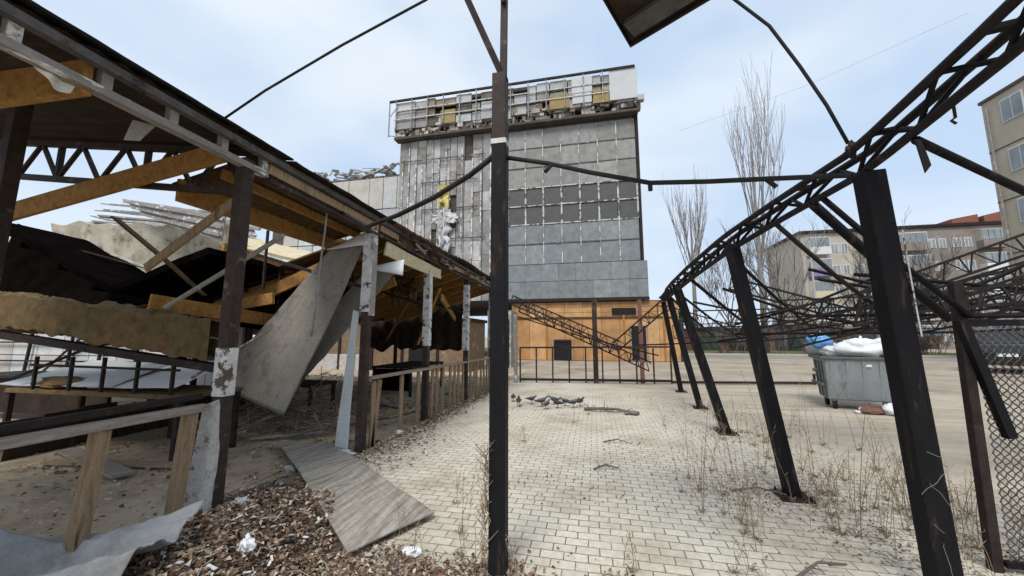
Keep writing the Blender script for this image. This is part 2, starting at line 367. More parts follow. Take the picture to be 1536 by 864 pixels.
def samp_open():
    while True:
        x = random.uniform(-2.8,4); y = random.uniform(2.6,11)
        if mnoise.noise(V((x*.8,y*.8,4)))>.12: return x,y,0
leaves(700, samp_open, .015,.04, lm)
def samp_right():
    c = random.choice([(2.0,4.5,.35),(2.1,7.0,.35),(2.3,9.3,.4),(2.5,4.1,.5),(2.9,5.3,.5),(1.5,4.5,.3),(3.0,3.4,.3),(2.2,3.6,.3)])
    return random.gauss(c[0],c[2]), random.gauss(c[1],c[2]), random.random()*.02
leaves(4200, samp_right, .01,.03, lm)
for _ in range(260):
    x,y,z=samp_heap() if random.random()<.7 else samp_bottom(); a=random.uniform(0,6.28); l=random.uniform(.05,.22)
    lm.tube([(x,y,z+.02),(x+.5*l*math.cos(a),y+.5*l*math.sin(a),z+.035),(x+l*math.cos(a+.2),y+l*math.sin(a+.2),z+.02)],.003,4,.0015)
tag(lm.build('leaf_litter', M['leaf']), 'brown fallen leaves drifted over the soil heap and along the slatted fence', 'leaves', kind='stuff')
sm = MB()
for _ in range(650):
    r = random.random()
    if r<.35: x,y,z = samp_heap()
    elif r<.6: x,y,z = samp_drift()
    else: x,y,z = samp_inner()
    s = random.uniform(.01,.035); a=random.uniform(0,3.14); l=s*random.uniform(1,2.6)
    c=V((x,y,z+.025)); d=V((math.cos(a),math.sin(a),random.uniform(-.2,.2)))*l*.5
    sm.bar(c-d,c+d,s*.6,s*.2)
tag(sm.build('debris', M['scrap']), 'small pale scraps and splinters strewn among the leaves', 'debris', kind='stuff')
fm = MB()
for _ in range(1700):
    x = random.uniform(-13,-3.15); y = random.uniform(1.6,15)
    if mnoise.noise(V((x*.9,y*.9,1))) < -.15: continue
    s = random.uniform(.01,.06)*(1+max(0,y-5)*.08); a=random.uniform(0,3.14)
    d=V((math.cos(a),math.sin(a),random.uniform(-.08,.08)))*s
    fm.bar(V((x,y,.02))-d, V((x,y,.02))+d, s*random.uniform(.3,1), .02)
tag(fm.build('floor_rubble', M['floorbit']), 'broken board chips covering the dirt floor under the stalls', 'rubble', kind='stuff')

# ------------------------------------------------------------------ left canopy
XE = -3.25
can = thing('market_canopy', (XE,6,0), 'half-collapsed market canopy along the left with dark posts and orange roof boards', 'canopy')
PY = [2.8, 4.9, 6.95, 9.3, 11.7]
for i,y in enumerate(PY):
    mb = MB(); mb.bar((XE,y,0),(XE,y,3.3),.11,.11)
    p = mb.build('post', M['brown'], can, bevel=.006)
    if i==0:
        w = MB(); w.bar((XE+.008,y-.008,1.08),(XE+.008,y-.008,1.5),.118,.118); w.build('white_band', M['peel'], p)
    if i==1:
        w = MB(); w.slab((XE-.07,y-.075,1.95),(XE+.08,y-.075,1.95),(XE+.08,y-.065,3.25),(XE-.07,y-.065,3.25),.012,3,14,.012); w.build('peeling_cover', M['peel'], p)
        w = MB(); w.slab((XE+.075,y-.07,1.9),(XE+.085,y+.07,1.9),(XE+.085,y+.07,3.2),(XE+.075,y-.07,3.2),.01,2,12,.01); w.build('peeling_cover', M['greypeel'], p)
    if i>=2:
        w = MB(); w.bar((XE,y,1.42 if i==2 else 1.25),(XE,y,2.95),.135,.135); w.build('peeling_cover', M['peel' if i!=4 else 'greypeel'], p)
w = MB(); w.bar((-4.78,2.0,0),(-4.72,2.0,3.6),.1,.1); w.build('post', M['brown'], can, bevel=.006)
for (x,y,h) in [(-6.6,4.9,2.3),(-6.6,7,2.2),(-6.6,9.3,2.15),(-6.6,11.7,2.1),(-9,7,1.9),(-9,9.3,1.85),(-7.4,2.9,1.9)]:
    w = MB(); w.bar((x,y,0),(x,y,h),.09,.09); w.build('post', M['rust'], can)
# eave beam: two chords and spacers
def eave_z(y): return 3.43 - .012*(y-2)
e = MB()
e.bar((XE+.09,-.6,eave_z(-.6)-.03),(XE+.09,12.6,eave_z(12.6)-.03),.06,.06); e.build('eave_chord', M['greysteel'], can)
e = MB(); e.bar((XE+.03,-.6,eave_z(-.6)-.19),(XE+.03,3.0,eave_z(3)-.19),.08,.055)
o = e.build('eave_chord', M['peelmix'], can)
y=-.4
while y<3:
    e = MB(); e.bar((XE+.03,y,eave_z(y)-.16),(XE+.03,y,eave_z(y)-.03),.06,.06); e.build('eave_spacer', M['greypeel'], can); y+=.42
e = MB(); e.bar((XE+.02,3.0,eave_z(3)-.15),(XE+.02,12.6,eave_z(12.6)-.15),.03,.24); e.build('fascia_board', M['osbdark'], can)
for (a,b) in [(3.0,5.0),(5.05,5.6),(7.4,9.2),(9.3,12.5)]:
    e = MB(); e.bar((XE+.06,a,eave_z(a)-.12),(XE+.06,b,eave_z(b)-.13),.02,.1); e.build('fascia_strip', M['wood'], can)
e = MB(); e.slab((XE+.05,5.25,3.1),(XE+.05,7.4,3.02),(XE+.04,7.45,2.83),(XE+.04,5.2,2.87),.03,10,2,.02); e.build('cream_infill', M['cream'], can)
e = MB(); e.bar((XE+.07,3.0,eave_z(3)-.25),(XE+.07,12.6,eave_z(12.6)-.27),.05,.035); e.build('eave_chord', M['brown'], can)
# broken drooping bits of the eaves
random.seed(5)
for _ in range(60):
    y = random.uniform(5.4,12.4); z = eave_z(y)-random.uniform(-.05,.28); a = random.uniform(-.35,.35); l=random.uniform(.08,.4)
    e = MB(); e.bar((XE+.09+random.uniform(0,.06),y,z),(XE+.1+random.uniform(0,.08),y+l,z+a*l-.02),.012,random.uniform(.01,.05))
    e.build('torn_trim', M[random.choice(['rubble','wood','greypeel','rust'])], can)
for (y0,y1,d) in [(1.42,1.66,.07)]:
    e=MB(); e.sheet(lambda u,v:(XE-.02-.03*v+.03*math.sin(u*9),y0+(y1-y0)*u,eave_z(y0)-.2-d*v*math.sin(u*3.14)**.7),14,6,.006); e.build('hanging_rag', M['white'], can, smooth=True)
e=MB(); e.slab((XE-.1,1.98,3.22),(XE-.02,2.08,3.22),(XE-.1,2.03,3.08),(XE-.15,1.96,3.06),.01,6,6,.04); e.build('hanging_rag', M['greypeel'], can)
# roof sheets
rz = lambda x: 3.475+.15*(XE-x)
def corr(x0,x1,y0,y1,zf,th,n=6):
    mb = MB(); mb.sheet(lambda u,v:(x0+(x1-x0)*u, y0+(y1-y0)*v, zf(x0+(x1-x0)*u, y0+(y1-y0)*v)), n, 60, th); return mb
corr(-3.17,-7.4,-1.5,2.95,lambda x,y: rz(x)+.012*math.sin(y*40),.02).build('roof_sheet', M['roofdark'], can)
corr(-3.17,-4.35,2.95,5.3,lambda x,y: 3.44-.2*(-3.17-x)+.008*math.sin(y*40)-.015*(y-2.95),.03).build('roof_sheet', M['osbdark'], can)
def far_z(x,y):
    t = (-3.05-x)
    z = 3.42 - .29*min(t,4) - .11*max(0,t-4)
    return z + .05*mnoise.noise(V((x*.5,y*.7,2))) + .012*math.sin(y*30)
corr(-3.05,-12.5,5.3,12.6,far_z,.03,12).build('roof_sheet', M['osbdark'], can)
# roof edge sheet, dark, lying on the eave
e = MB(); e.sheet(lambda u,v:(-3.09-.35*u,-.7+3.9*v, eave_z(-.7+3.9*v)+.05+.05*u+.006*mnoise.noise(V((v*20,0,0)))),2,50,.02); e.build('roof_edge', M['steel'], can)
e = MB(); e.sheet(lambda u,v:(-3.06-.3*u,3.2+9.3*v, eave_z(3.2+9.3*v)+.03+.04*u+.02*mnoise.noise(V((v*25,0,7)))),2,90,.012); e.build('roof_edge', M['rust'], can)
# frame truss at post A
def truss(root, p0, p1, depth, n, mm, w=.05, web=.03, up=V((0,0,1)), lat='lattice'):
    p0=V(p0); p1=V(p1); up=V(up).normalized()*depth
    a=MB(); a.bar(p0,p1,w,w); a.build('chord', mm, root)
    a=MB(); a.bar(p0-up,p1-up,w,w); a.build('chord', mm, root)
    a=MB()
    for i in range(n):
        q0=p0+(p1-p0)*(i/n); q1=p0+(p1-p0)*((i+1)/n); qm=(q0+q1)/2
        a.bar(q0-up,qm,web,web); a.bar(qm,q1-up,web,web)
        if i%2==0: a.bar(q0,q0-up,web*1.3,web*1.3)
    a.build(lat, mm, root)
ft = MB()
truss(can, (-3.3,2.88,3.42),(-9.3,2.88,4.3), .42, 9, M['brown'], .06, .035)
# orange boards
def board(p,q,w,h,mm='osb',name='roof_board',root=None,bv=.004):
    mb=MB(); mb.bar(p,q,w,h); return mb.build(name, M[mm], root or can, bevel=bv)
board((-3.22,1.62,3.3),(-4.6,1.45,3.2),.05,.24)
board((-3.22,.9,3.3),(-5.2,.8,3.35),.05,.2)
board((-3.4,2.72,3.36),(-6.4,2.72,2.95),.045,.2)
board((-4.2,2.9,3.12),(-4.2,5.85,3.15),.05,.24)
board((-5.5,4.5,2.95),(-5.5,6.6,2.82),.05,.16)
board((-5.6,3.7,2.05),(-5.2,7.0,1.72),.05,.2)
board((-3.7,2.95,3.27),(-3.7,5.4,3.22),.05,.1,'osb')
for y in [5.6,6.3,7.0,7.7,8.4,9.1,9.8,10.6,11.4,12.2]:
    x1=-6.9
    board((-3.3,y,far_z(-3.3,y)-.13),(x1,y+random.uniform(-.15,.15),far_z(x1,y)-.15),.05,random.uniform(.14,.22),'osb')
board((-3.4,5.2,3.05),(-6.6,5.3,1.9),.05,.2)
board((-3.5,6.1,2.6),(-6.0,6.0,1.75),.05,.16)
board((-4.4,7.2,2.55),(-7.4,7.4,1.7),.05,.2)
board((-4.9,4.9,2.2),(-7.2,5.1,1.95),.05,.18)
board((-3.4,8.0,2.5),(-4.6,12.0,2.2),.05,.16)
board((-3.35,2.86,2.95),(-4.5,2.9,2.3),.03,.09,'wood')
for x in [-4.2,-5.2,-6.2,-7.2]:
    board((x,5.4,far_z(x,5.4)-.06),(x,12.5,far_z(x,12.5)-.06),.07,.07,'osbdark')
mb=MB(); mb.tube([(-3.24,3.3,2.68),(-4.0,3.3,2.3),(-4.75,3.3,1.93)],.025,8); mb.build('diagonal_brace', M['greypeel'], can)
mb=MB(); mb.bar((-3.25,5.0,2.3),(-5.6,5.0,3.0),.05,.05); mb.build('diagonal_brace', M['rust'], can)
for (a,b) in [((-3.25,7,2.2),(-5,7,2.75)),((-3.25,9.3,2.2),(-5,9.3,2.75)),((-6.6,7,1.5),(-5.2,7,2.6))]:
    mb=MB(); mb.bar(a,b,.045,.045); mb.build('diagonal_brace', M['rust'], can)
for (x,y,z0,z1) in [(-4.8,4.6,2.3,3.2),(-5.3,5.4,2.0,2.9),(-4.3,6.0,2.2,3.0)]:
    mb=MB(); mb.bar((x,y,z0),(x,y,z1),.03,.03); mb.build('hanger_rod', M['rust'], can)

# fallen roof panels
o=MB(); o.sheet(lambda u,v:(lambda x,y: (x,y, (3.5-.43*(x+9.6) if x<-6.9 else 2.35+.3*(x+6.9)) + .03*mnoise.noise(V((x*2,y*2,0))) - .05*(y-3.6)))( -9.8+4.6*u, 4.05+1.2*v), 40, 12, .1)
for x_ in (-8.9,-8.0,-7.2,-6.2,-5.5):
    zz=(3.5-.43*(x_+9.6) if x_<-6.9 else 2.35+.3*(x_+6.9))
    o.bar((x_,4.0,zz-.15),(x_,5.2,zz-.2),.07,.07)
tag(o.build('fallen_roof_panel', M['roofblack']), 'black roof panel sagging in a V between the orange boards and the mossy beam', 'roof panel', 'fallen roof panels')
o=MB(); o.sheet(lambda u,v:(-12.2+5.0*u, 6.2-.3*v+.2*u, 3.0+.2*u*u+(1.2-.4*u+.12*mnoise.noise(V((u*9,0,4))))*v-.35*math.sin(u*3.1)*(1-v)+.05*mnoise.noise(V((u*5,v*5,1)))),30,10,.08)
tag(o.build('fallen_roof_panel', M['beige']), 'pale beige roof panel tipped up above the black sagging panel', 'roof panel', 'fallen roof panels')
o=MB()
for i in range(5):
    o.slab((-13.2+i*.3,6.9+.1*i,4.3+.2*i),(-7.7,6.9+.1*i,3.55+.21*i),(-7.9,6.98+.1*i,3.73+.21*i),(-13.4,6.98+.1*i,4.5+.2*i),.03,10,2,.05,i)
for k_ in range(6):
    o.bar((-13.0,6.85+.1*k_,4.28+.19*k_),(-7.7,6.85+.1*k_,3.53+.2*k_),.05,.045)
tag(o.build('fallen_roof_panel', M['greypeel']), 'grey-brown corrugated roof strip behind the beige panel', 'roof panel', 'fallen roof panels')
o=MB(); o.slab((-7.7,6.2,3.55),(-5.0,6.2,3.0),(-5.2,7.0,3.25),(-7.9,7.2,3.95),.06,10,4,.04)
tag(o.build('fallen_roof_panel', M['cream']), 'small cream roof panel wedged behind the first dark canopy post', 'roof panel', 'fallen roof panels')
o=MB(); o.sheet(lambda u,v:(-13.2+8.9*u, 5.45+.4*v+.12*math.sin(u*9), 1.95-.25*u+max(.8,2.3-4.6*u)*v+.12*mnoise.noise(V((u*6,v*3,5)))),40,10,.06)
tag(o.build('fallen_roof_panel', M['roofblack']), 'steep black panel added for the dark behind the sagging one and the hanging sheets', 'roof panel', 'fallen roof panels')  # added panel, its black stands in for the unlit interior
o=MB(); o.slab((-9.9,5.8,4.55),(-7.0,5.75,3.95),(-7.0,5.7,3.45),(-9.0,5.75,4.05),.03,16,8,.03,6)
for k_ in range(3):
    f_=(k_+.5)/3; o.bar(V((-9.9,5.74,4.55)).lerp(V((-9.0,5.69,4.05)),f_),V((-7.0,5.69,3.95)).lerp(V((-7.0,5.64,3.45)),f_),.03,.05)
tag(o.build('fallen_roof_panel', M['greypeel']), 'small grey-brown ribbed panel lying against the right end of the beige one', 'roof panel', 'fallen roof panels')
# mossy fallen beam
t=thing('fallen_beam',(-6.3,3.8,1.4),'thick mossy olive-brown beam fallen across the stall under the black roof panel','beam')
o=MB(); o.sheet(lambda u,v:(lambda a:(-8.9+4.35*u, 3.55+.25*u+.13*max(-1,min(1,1.6*math.cos(a))), 2.1-.55*u+.23*max(-1,min(1,1.6*math.sin(a)))+(.07*mnoise.noise(V((u*9,a*.7,0)))+.05*mnoise.noise(V((u*30,a*2,0)))+.02*mnoise.noise(V((u*90,a*3,0))))))(v*6.2832), 90, 24)
o.build('beam', M['moss'], t)
o=MB(); o.bar((-8.9,3.5,1.74),(-4.45,3.75,1.22),.14,.09); o.build('bottom_rail', M['rust'], t)
# hanging grey sheets
def hang(tl,tr,br,bl,label,seed):
    t=thing('hanging_sheet',(tl[0],tl[1],bl[2]),label,'roof sheet','grey sheets hanging from the eaves')
    tl,tr,br,bl=map(V,(tl,tr,br,bl))
    def fn(u,v):
        p=(tl*(1-u)+tr*u)*(1-v)+(bl*(1-u)+br*u)*v
        p = p+V((0,1,0))*(.03*math.sin(v*3.1)-.012*math.cos(u*9+seed)*v+.002*math.sin(u*44+v*1.5))+mnoise.noise_vector(p*1.7+V((seed,0,0)))*.014+mnoise.noise_vector(p*6+V((seed,0,0)))*.012*(.3+v)
        return p
    MB().sheet(fn,40,40,.012).build('membrane', M['greysheet'], t, smooth=True)
    def fe(u,v):
        p=fn(u*1.0,0.0); q=fn(u,.12); d=(p-q)
        return p+d*.2*v - V((0,.12*v,.25*v*v*(0.3+u)))
    MB().sheet(fe,8,5,.008).build('torn_edge', M['white'], t, smooth=True)
hang((-4.0,4.97,2.93),(-3.28,4.95,3.21),(-4.6,4.95,.42),(-6.05,5.0,.85),'large grey sheet hanging slantwise from the eaves, left of the peeling post',1)
hang((-3.6,5.4,2.72),(-2.95,5.4,2.82),(-4.75,5.4,.8),(-5.6,5.4,.6),'second grey sheet hanging just behind the peeling second post',4)
# hanging cable
o=MB(); o.tube([(-3.22,3.92,3.4),(-3.25,3.93,2.9),(-3.29,3.93,2.4),(-3.3,3.93,1.95),(-3.33,3.92,1.6)],.012,6)
tag(o.build('hanging_cable', M['greycable'],smooth=True),'thin pale cable dangling straight down from the eaves before the grey sheets','cable')
# pale strip leaning at post B
o=MB(); o.slab((-3.62,4.86,.02),(-3.40,4.84,.02),(-3.36,4.86,1.95),(-3.47,4.88,1.98),.01,4,12,.015)
tag(o.build('metal_strip', M['paleblue']),'pale blue-grey metal strip leaning on the peeling post','sheet metal')
o=MB(); o.blob((-3.42,4.7,.03),.22,.12,.04,12,6,.5,3,0.0)
tag(o.build('crumpled_plate', M['paleblue']),'crumpled pale plate on the ground at the foot of the metal strip','scrap')
o=MB(); o.slab((-3.46,2.68,.0),(-3.19,2.70,.0),(-3.2,2.74,1.06),(-3.36,2.72,1.0),.04,6,20,.02)
tag(o.build('concrete_slab', M['concrete']),'rough pale slab standing against the foot of the first canopy post','slab')

# near fence: rail on wooden posts
t=thing('plank_fence',(-3.32,1.6,0),'low fence of thick wooden posts under a grey rail, in the lower left corner','fence')
for (y,l) in [(1.5,-.04),(1.99,-.05),(2.57,-.04)]:
    o=MB(); o.bar((-3.33,y+l,.0),(-3.3,y,.97),.095,.075); o.build('fence_post', M['wood'], t, bevel=.004)
o=MB(); o.bar((-3.3,.2,1.0),(-3.28,2.68,1.0),.11,.055); o.build('rail', M['rail'], t, bevel=.006)
o=MB(); o.bar((-3.36,.2,1.04),(-3.36,2.7,1.09),.03,.05); o.build('rail', M['rust'], t)
# far slatted fence
t=thing('slat_fence',(XE+.03,5.1,0),'low slatted wooden fence running back along the canopy posts','fence')
o=MB(); o.bar((XE+.04,5.0,1.0),(XE+.04,12.2,.93),.09,.045); o.build('rail', M['rail'], t, bevel=.004)
random.seed(3)
for y,l in [(5.12,.0),(5.28,-.14)]+[(6.0+.3*k_+random.uniform(-.08,.08),random.uniform(-.05,.05)) for k_ in range(21) if k_ not in (1,3)]:
    o=MB(); o.bar((XE+.03,y+l,.0),(XE+.03,y,.95),.03,.1,up=(0,1,0)); o.build('slat', M['wood'], t, bevel=.003)
# stall counters
def counter(loc, lx, ly, h, label, top='moss', skirt='roofdark', sk=True):
    t=thing('market_stall',loc,label,'market stall','market stalls under the canopy')
    x,y,_=loc
    o=MB(); o.box(x-lx/2,x+lx/2,y-ly/2,y+ly/2,h-.06,h); o.build('counter_top', M[top], t, bevel=.01)
    for sx in (-1,1):
        for sy in (-1,1):
            o=MB(); o.bar((x+sx*(lx/2-.05),y+sy*(ly/2-.05),0),(x+sx*(lx/2-.05),y+sy*(ly/2-.05),h-.061),.06,.06); o.build('leg', M['rust'], t)
    if sk:
        o=MB(); o.box(x-lx/2+.09,x+lx/2-.09,y-ly/2+.06,y-ly/2+.08,.15,h-.07); o.build('front_panel', M[skirt], t)
    return t
counter((-6.75,4.3,0),3.2,.9,.86,'long mossy stall counter behind the plank fence',sk=False)
counter((-6.9,7.2,0),2.4,.8,.62,'low dark stall table beyond the tangle of branches','rust','roofblack',False)
counter((-10.5,5.6,0),4.0,.9,.85,'dark stall counter at the far left beyond the mossy one','rust')
counter((-5.4,10.5,0),1.2,2.2,.8,'dark stall counter behind the slatted fence','rust','roofblack')
random.seed(61)
junk=[
 ((-8.3,3.9,1.0),(-6.7,4.4,1.75),.06,'rust','thin dark lath propped on the counter under the mossy beam'),
 ((-5.3,4.1,1.05),(-4.4,4.4,1.7),.05,'greypeel','short pale lath slanting beside the first canopy post'),
 ((-5.9,3.4,3.1),(-4.6,3.6,2.1),.09,'osbdark','splintered dark board hanging behind the first canopy post'),
 ((-4.1,6.3,2.9),(-5.1,6.8,1.6),.1,'osb','orange board dangling behind the second grey sheet'),
 ((-3.7,7.6,2.9),(-4.7,7.9,1.5),.08,'osbdark','brown board dangling behind the third canopy post'),
 ((-3.7,8.6,2.8),(-4.3,8.7,1.4),.1,'osb','orange board hanging down behind the slatted fence'),
 ((-4.4,9.9,2.6),(-5.2,10.2,1.2),.12,'roofdark','dark board hanging at the far end of the canopy'),
 ((-8.6,5.0,3.1),(-6.9,5.2,2.45),.08,'beige','pale lath lying across the black sagging panel'),
 ((-9.6,4.6,3.3),(-7.5,4.9,2.75),.05,'rust','rusty lath on the left slope of the black sagging panel'),
 ((-4.2,7.9,.03),(-5.6,8.5,.05),.16,'rail','grey board lying flat beyond the branch tangle'),
 ((-4.0,6.9,.03),(-3.6,8.4,.04),.11,'beige','pale board lying along the inside of the slatted fence')]
for a,b,w_,mm,l in junk:
    o=MB(); a=V(a); b=V(b); m_=a.lerp(b,.55)+V((0,0,.015)); o.bar(a,m_,w_,.022); o.bar(m_,b,w_*.97,.02,taper=.75)
    tag(o.build('broken_board', M[mm]),l,'board')
for (c,w_,h_,l,mm) in [((-5.0,6.1,2.6),.9,.6,'torn pale insulation drooping behind the hanging grey sheets','cream'),((-4.0,7.3,2.85),.6,.55,'ragged brown insulation drooping behind the third canopy post','osbdark'),((-4.3,9.4,2.7),.8,.6,'ragged insulation drooping near the far end of the canopy','moss')]:
    c=V(c); sd_=c.x*7
    o=MB(); o.sheet(lambda u,v:c+V((w_*(u-.5)+.06*mnoise.noise(V((u*6,v*6,sd_))), .12*mnoise.noise(V((u*4,v*4,sd_+3)))+.1*v, -h_*v*(.55+.9*abs(mnoise.noise(V((u*5,0,sd_)))))+.04*mnoise.noise(V((u*14,v*9,sd_))))),24,14,.03)
    tag(o.build('torn_insulation', M[mm]),l,'insulation')
o=MB()
for k_ in range(9): o.box(-7.56,-7.5,3.45+k_*.42,3.45+k_*.42+.4,.01,.5+.03*(k_%3))
tag(o.build('low_partition', M['roofdark']),'low dark boarded partition on the dirt floor beyond the plank fence','partition')
o=MB(); o.sheet(lambda u,v:(-4.6-3.9*u,12.75+.04*math.sin(u*40)+.12*mnoise.noise(V((u*6,3,v))),1.15+.25*mnoise.noise(V((u*8,0,1)))+(2.1-1.2*u)*v),60,6,.03)
tag(o.build('end_shade_sheet', M['roofdark']),'dark ragged sheet added for the shade at the far end of the canopy','sheet')  # added sheet, its dark colour stands in for shade inside the canopy
# upright rods over counter
t=thing('counter_railing',(-6.5,3.85,.86),'thin dark metal railing standing over the mossy counter','railing')
for x in (-7.8,-7.1,-6.5,-5.9,-5.3):
    o=MB(); o.bar((x,3.86,.862),(x,3.86,1.32),.035,.035); o.build('baluster', M['rust'], t)
o=MB(); o.bar((-7.9,3.86,1.2),(-5.2,3.86,1.17),.03,.03); o.build('rail', M['rust'], t)
# grey sheets lying on the counter
for (a,b,c,d,l,mm) in [((-8.7,3.95,.9),(-6.4,3.9,.93),(-6.5,4.85,1.22),(-8.6,4.9,1.2),'pale grey sheet lying on the mossy counter by its outer end','paleblue'),
                     ((-6.9,3.95,.9),(-5.3,3.9,.95),(-5.3,4.6,1.2),(-6.8,4.75,1.08),'bent whitish sheet lying on the mossy counter next to the first post','white')]:
    o=MB(); o.slab(a,b,c,d,.012,12,5,.05,3); tag(o.build('loose_sheet', M[mm]),l,'sheet')
o=MB(); o.blob((-7.6,4.1,.93),.45,.22,.09,16,8,.5,2,.866)
tag(o.build('rubble_pile', M['moss']),'dark mossy lump of rubble on the pale counter sheet','rubble')
# rear pale wall
t=thing('rear_wall',(-17,9.5,0),'pale panelled wall with dark bars behind the stalls at the left','wall')
o=MB()
for i in range(10):
    for j in range(2): o.box(-23+i*1.25,-23+i*1.25+1.22,9.5,9.6,.02+j*.95,.02+j*.95+.92)
o.build('wall', M['wing'], t)
o=MB(); o.box(-23,-10.4,9.62,9.75,0,2.0); o.build('wall_core', M['core'], t)
for x in (-19.6,-17.6,-16.2,-14.6,-12.6):
    o=MB(); o.bar((x,9.4,0),(x+.2,9.4,1.95),.07,.07); o.build('bar', M['rust'], t)
for z in (.75,1.4): 
    o=MB(); o.bar((-22,9.38,z),(-11,9.38,z+.05),.06,.05); o.build('bar', M['rust'], t)
o=MB(); o.bar((-18.6,9.3,.3),(-16.4,9.3,1.9),.05,.05); o.build('bar', M['rust'], t)
# tan wall far back
t=thing('tan_shed',(-11,16.5,0),'tan brick shed wall seen under the far end of the canopy','shed')
o=MB(); o.box(-17,-5.6,16.5,19,0,2.3); o.build('wall', M['tanwall'], t)
o=MB(); o.box(-17.1,-5.5,16.4,19.1,2.302,2.45); o.build('roof', M['rust'], t)
for x in (-14.2,-12.4,-10.6,-9.0,-7.2):
    o=MB(); o.box(x,x+.12,16.43,16.498,0,2.3); o.build('post', M['rust'], t)
o=MB(); o.box(-8.6,-7.6,16.46,16.497,0,2.0); o.build('door', M['blackhole'], t)
o=MB(); o.box(-17,-10.7,16.44,16.498,0,.75); o.build('plinth', M['concrete'], t)

# tangle of branches on the floor
random.seed(9)
def twigs(mb, c, n, spread, L, r, flat=.5):
    for _ in range(n):
        p=V(c)+V((random.uniform(-1,1)*spread[0],random.uniform(-1,1)*spread[1],random.random()*spread[2]))
        d=V((random.uniform(-1,1),random.uniform(-1,1),random.uniform(-flat,flat))).normalized()*L*random.uniform(.5,1)
        q=p+d+V((0,0,.1*random.uniform(-1,1))); 
        if q.z<.02: q.z=.02
        m_=(p+q)/2+mnoise.noise_vector(p*3)*.12*L; m_.z=max(.02,m_.z)
        mb.tube([p,m_,q],r,4,r*.4)
o=MB(); twigs(o,(-5.0,5.7,.02),150,(.9,.7,.5),.8,.011)
tag(o.build('branch_tangle', M['shrub']),'tangle of dry branches on the floor below the hanging grey sheet','branches')
o=MB(); twigs(o,(-6.0,6.6,.02),70,(.6,.5,.4),.7,.01)
tag(o.build('branch_tangle', M['weed']),'paler heap of twigs beside the low dark table','branches')
# planks on floor
for i,(a,b,w,l) in enumerate([((-6.8,3.6,.03),(-4.4,3.9,.05),.14,'brown plank lying flat behind the plank fence posts'),
      ((-7.2,4.0,.04),(-5.2,3.4,.06),.2,'broad grey-brown plank crossing another on the dirt floor'),
      ((-4.6,6.0,.03),(-3.8,7.4,.05),.12,'short plank on the dirt floor behind the slatted fence'),
      ((-5.2,5.0,.05),(-4.3,5.5,.09),.1,'splintered plank beside the branch tangle')]):
    o=MB(); o.bar(a,b,w,.03); tag(o.build('loose_plank', M['rail' if i%2 else 'wood']),l,'plank','planks lying on the dirt floor')
o=MB(); o.slab((-4.9,3.3,.02),(-3.7,3.2,.02),(-3.7,4.0,.03),(-4.95,4.1,.03),.02,8,6,.03)
tag(o.build('floor_mat', M['dirt']),'dirty brown sheet flattened on the floor inside the canopy','sheet')
# big grey board sheet sliding out on to the paving
o=MB(); o.sheet(lambda u,v:(lambda p: p+V((0,0,.05+.0012*math.cos(u*60)+.015*mnoise.noise(p*2)+.04*(1-v)*(1-u)+.05*(1-u)*math.sin(v*3.14))))( (V((-4.55,4.8,0))*(1-u)+V((-3.75,5.0,0))*u)*(1-v)+(V((-1.78,2.6,0))*(1-u)+V((-1.42,3.3,0))*u)*v ),90,30,.012)
tag(o.build('board_sheet', M['plank']),'long grey ribbed board sheet lying from the canopy floor out over the paving','board')
# tarpaulin at lower left
def tf(u,v):
    x=-4.3+1.55*u; y=1.86+.42*u*u*1.1
    z=.38-.34*math.sin(u*3.0)*.5+.02
    d=v*.85
    p=V((x+.25*d, y-d, z-.1*v+.07*math.sin(v*13+u*3-u*u*2)*(1-.3*u)+.022*math.sin(v*31-u*4)+.018*mnoise.noise(V((u*14,v*25,6)))+.02*mnoise.noise(V((u*6,v*12,2)))))
    p.z=max(p.z,.015); return p
o=MB(); o.sheet(tf,70,80,.006); tag(o.build('tarpaulin', M['tarp'], smooth=True),'crumpled light grey tarpaulin slung at the foot of the plank fence','tarpaulin')
random.seed(21)
for (x,y,l,mm) in [(-2.4,2.35,'white plastic scrap lying upright among the brown leaves','white'),(-3.05,2.9,'grey and white crumpled bag on the leaf heap','paleblue'),
                (-3.2,5.9,'white crumpled bag at the foot of the slatted fence','white'),(-1.35,2.75,'flat white scrap beside the grey board sheet','white'),(-3.6,4.05,'pale crumpled paper on the dirt inside the canopy','concrete')]:
    o=MB(); o.blob((x,y,leaf_h(x,y)+.03),.075,.05,.065 if 'upright' in l else .035,12,8,.7,x*3)
    tag(o.build('plastic_scrap', M[mm]),l,'litter','scraps of plastic and paper on the ground')

# ------------------------------------------------------------------ central post with bracket
t=thing('steel_post',(-.68,2.68,0),'tall black steel post in the middle with a white band and forked bracket on top','post')
o=MB(); o.bar((-.68,2.68,0),(-.68,2.68,3.08),.115,.115); o.build('shaft', M['steel'], t, bevel=.006)
o=MB(); o.bar((-.68,2.68,3.08),(-.68,2.68,3.12),.121,.121); o.build('white_band', M['peel'], t)
o=MB(); o.bar((-.68,2.68,3.12),(-.68,2.68,3.68),.11,.11); o.build('shaft', M['brown'], t, bevel=.005)
o=MB(); o.bar((-.655,2.68,3.68),(-.645,2.68,4.75),.05,.05); o.build('upright', M['brown'], t)
o=MB(); o.bar((-.64,2.66,3.62),(-1.12,2.66,4.8),.045,.05); o.build('bracket_arm', M['rust'], t)
o=MB(); o.bar((-.64,2.64,4.3),(-.85,2.64,4.75),.03,.03); o.build('bracket_arm', M['rust'], t)
o=MB()
random.seed(77)
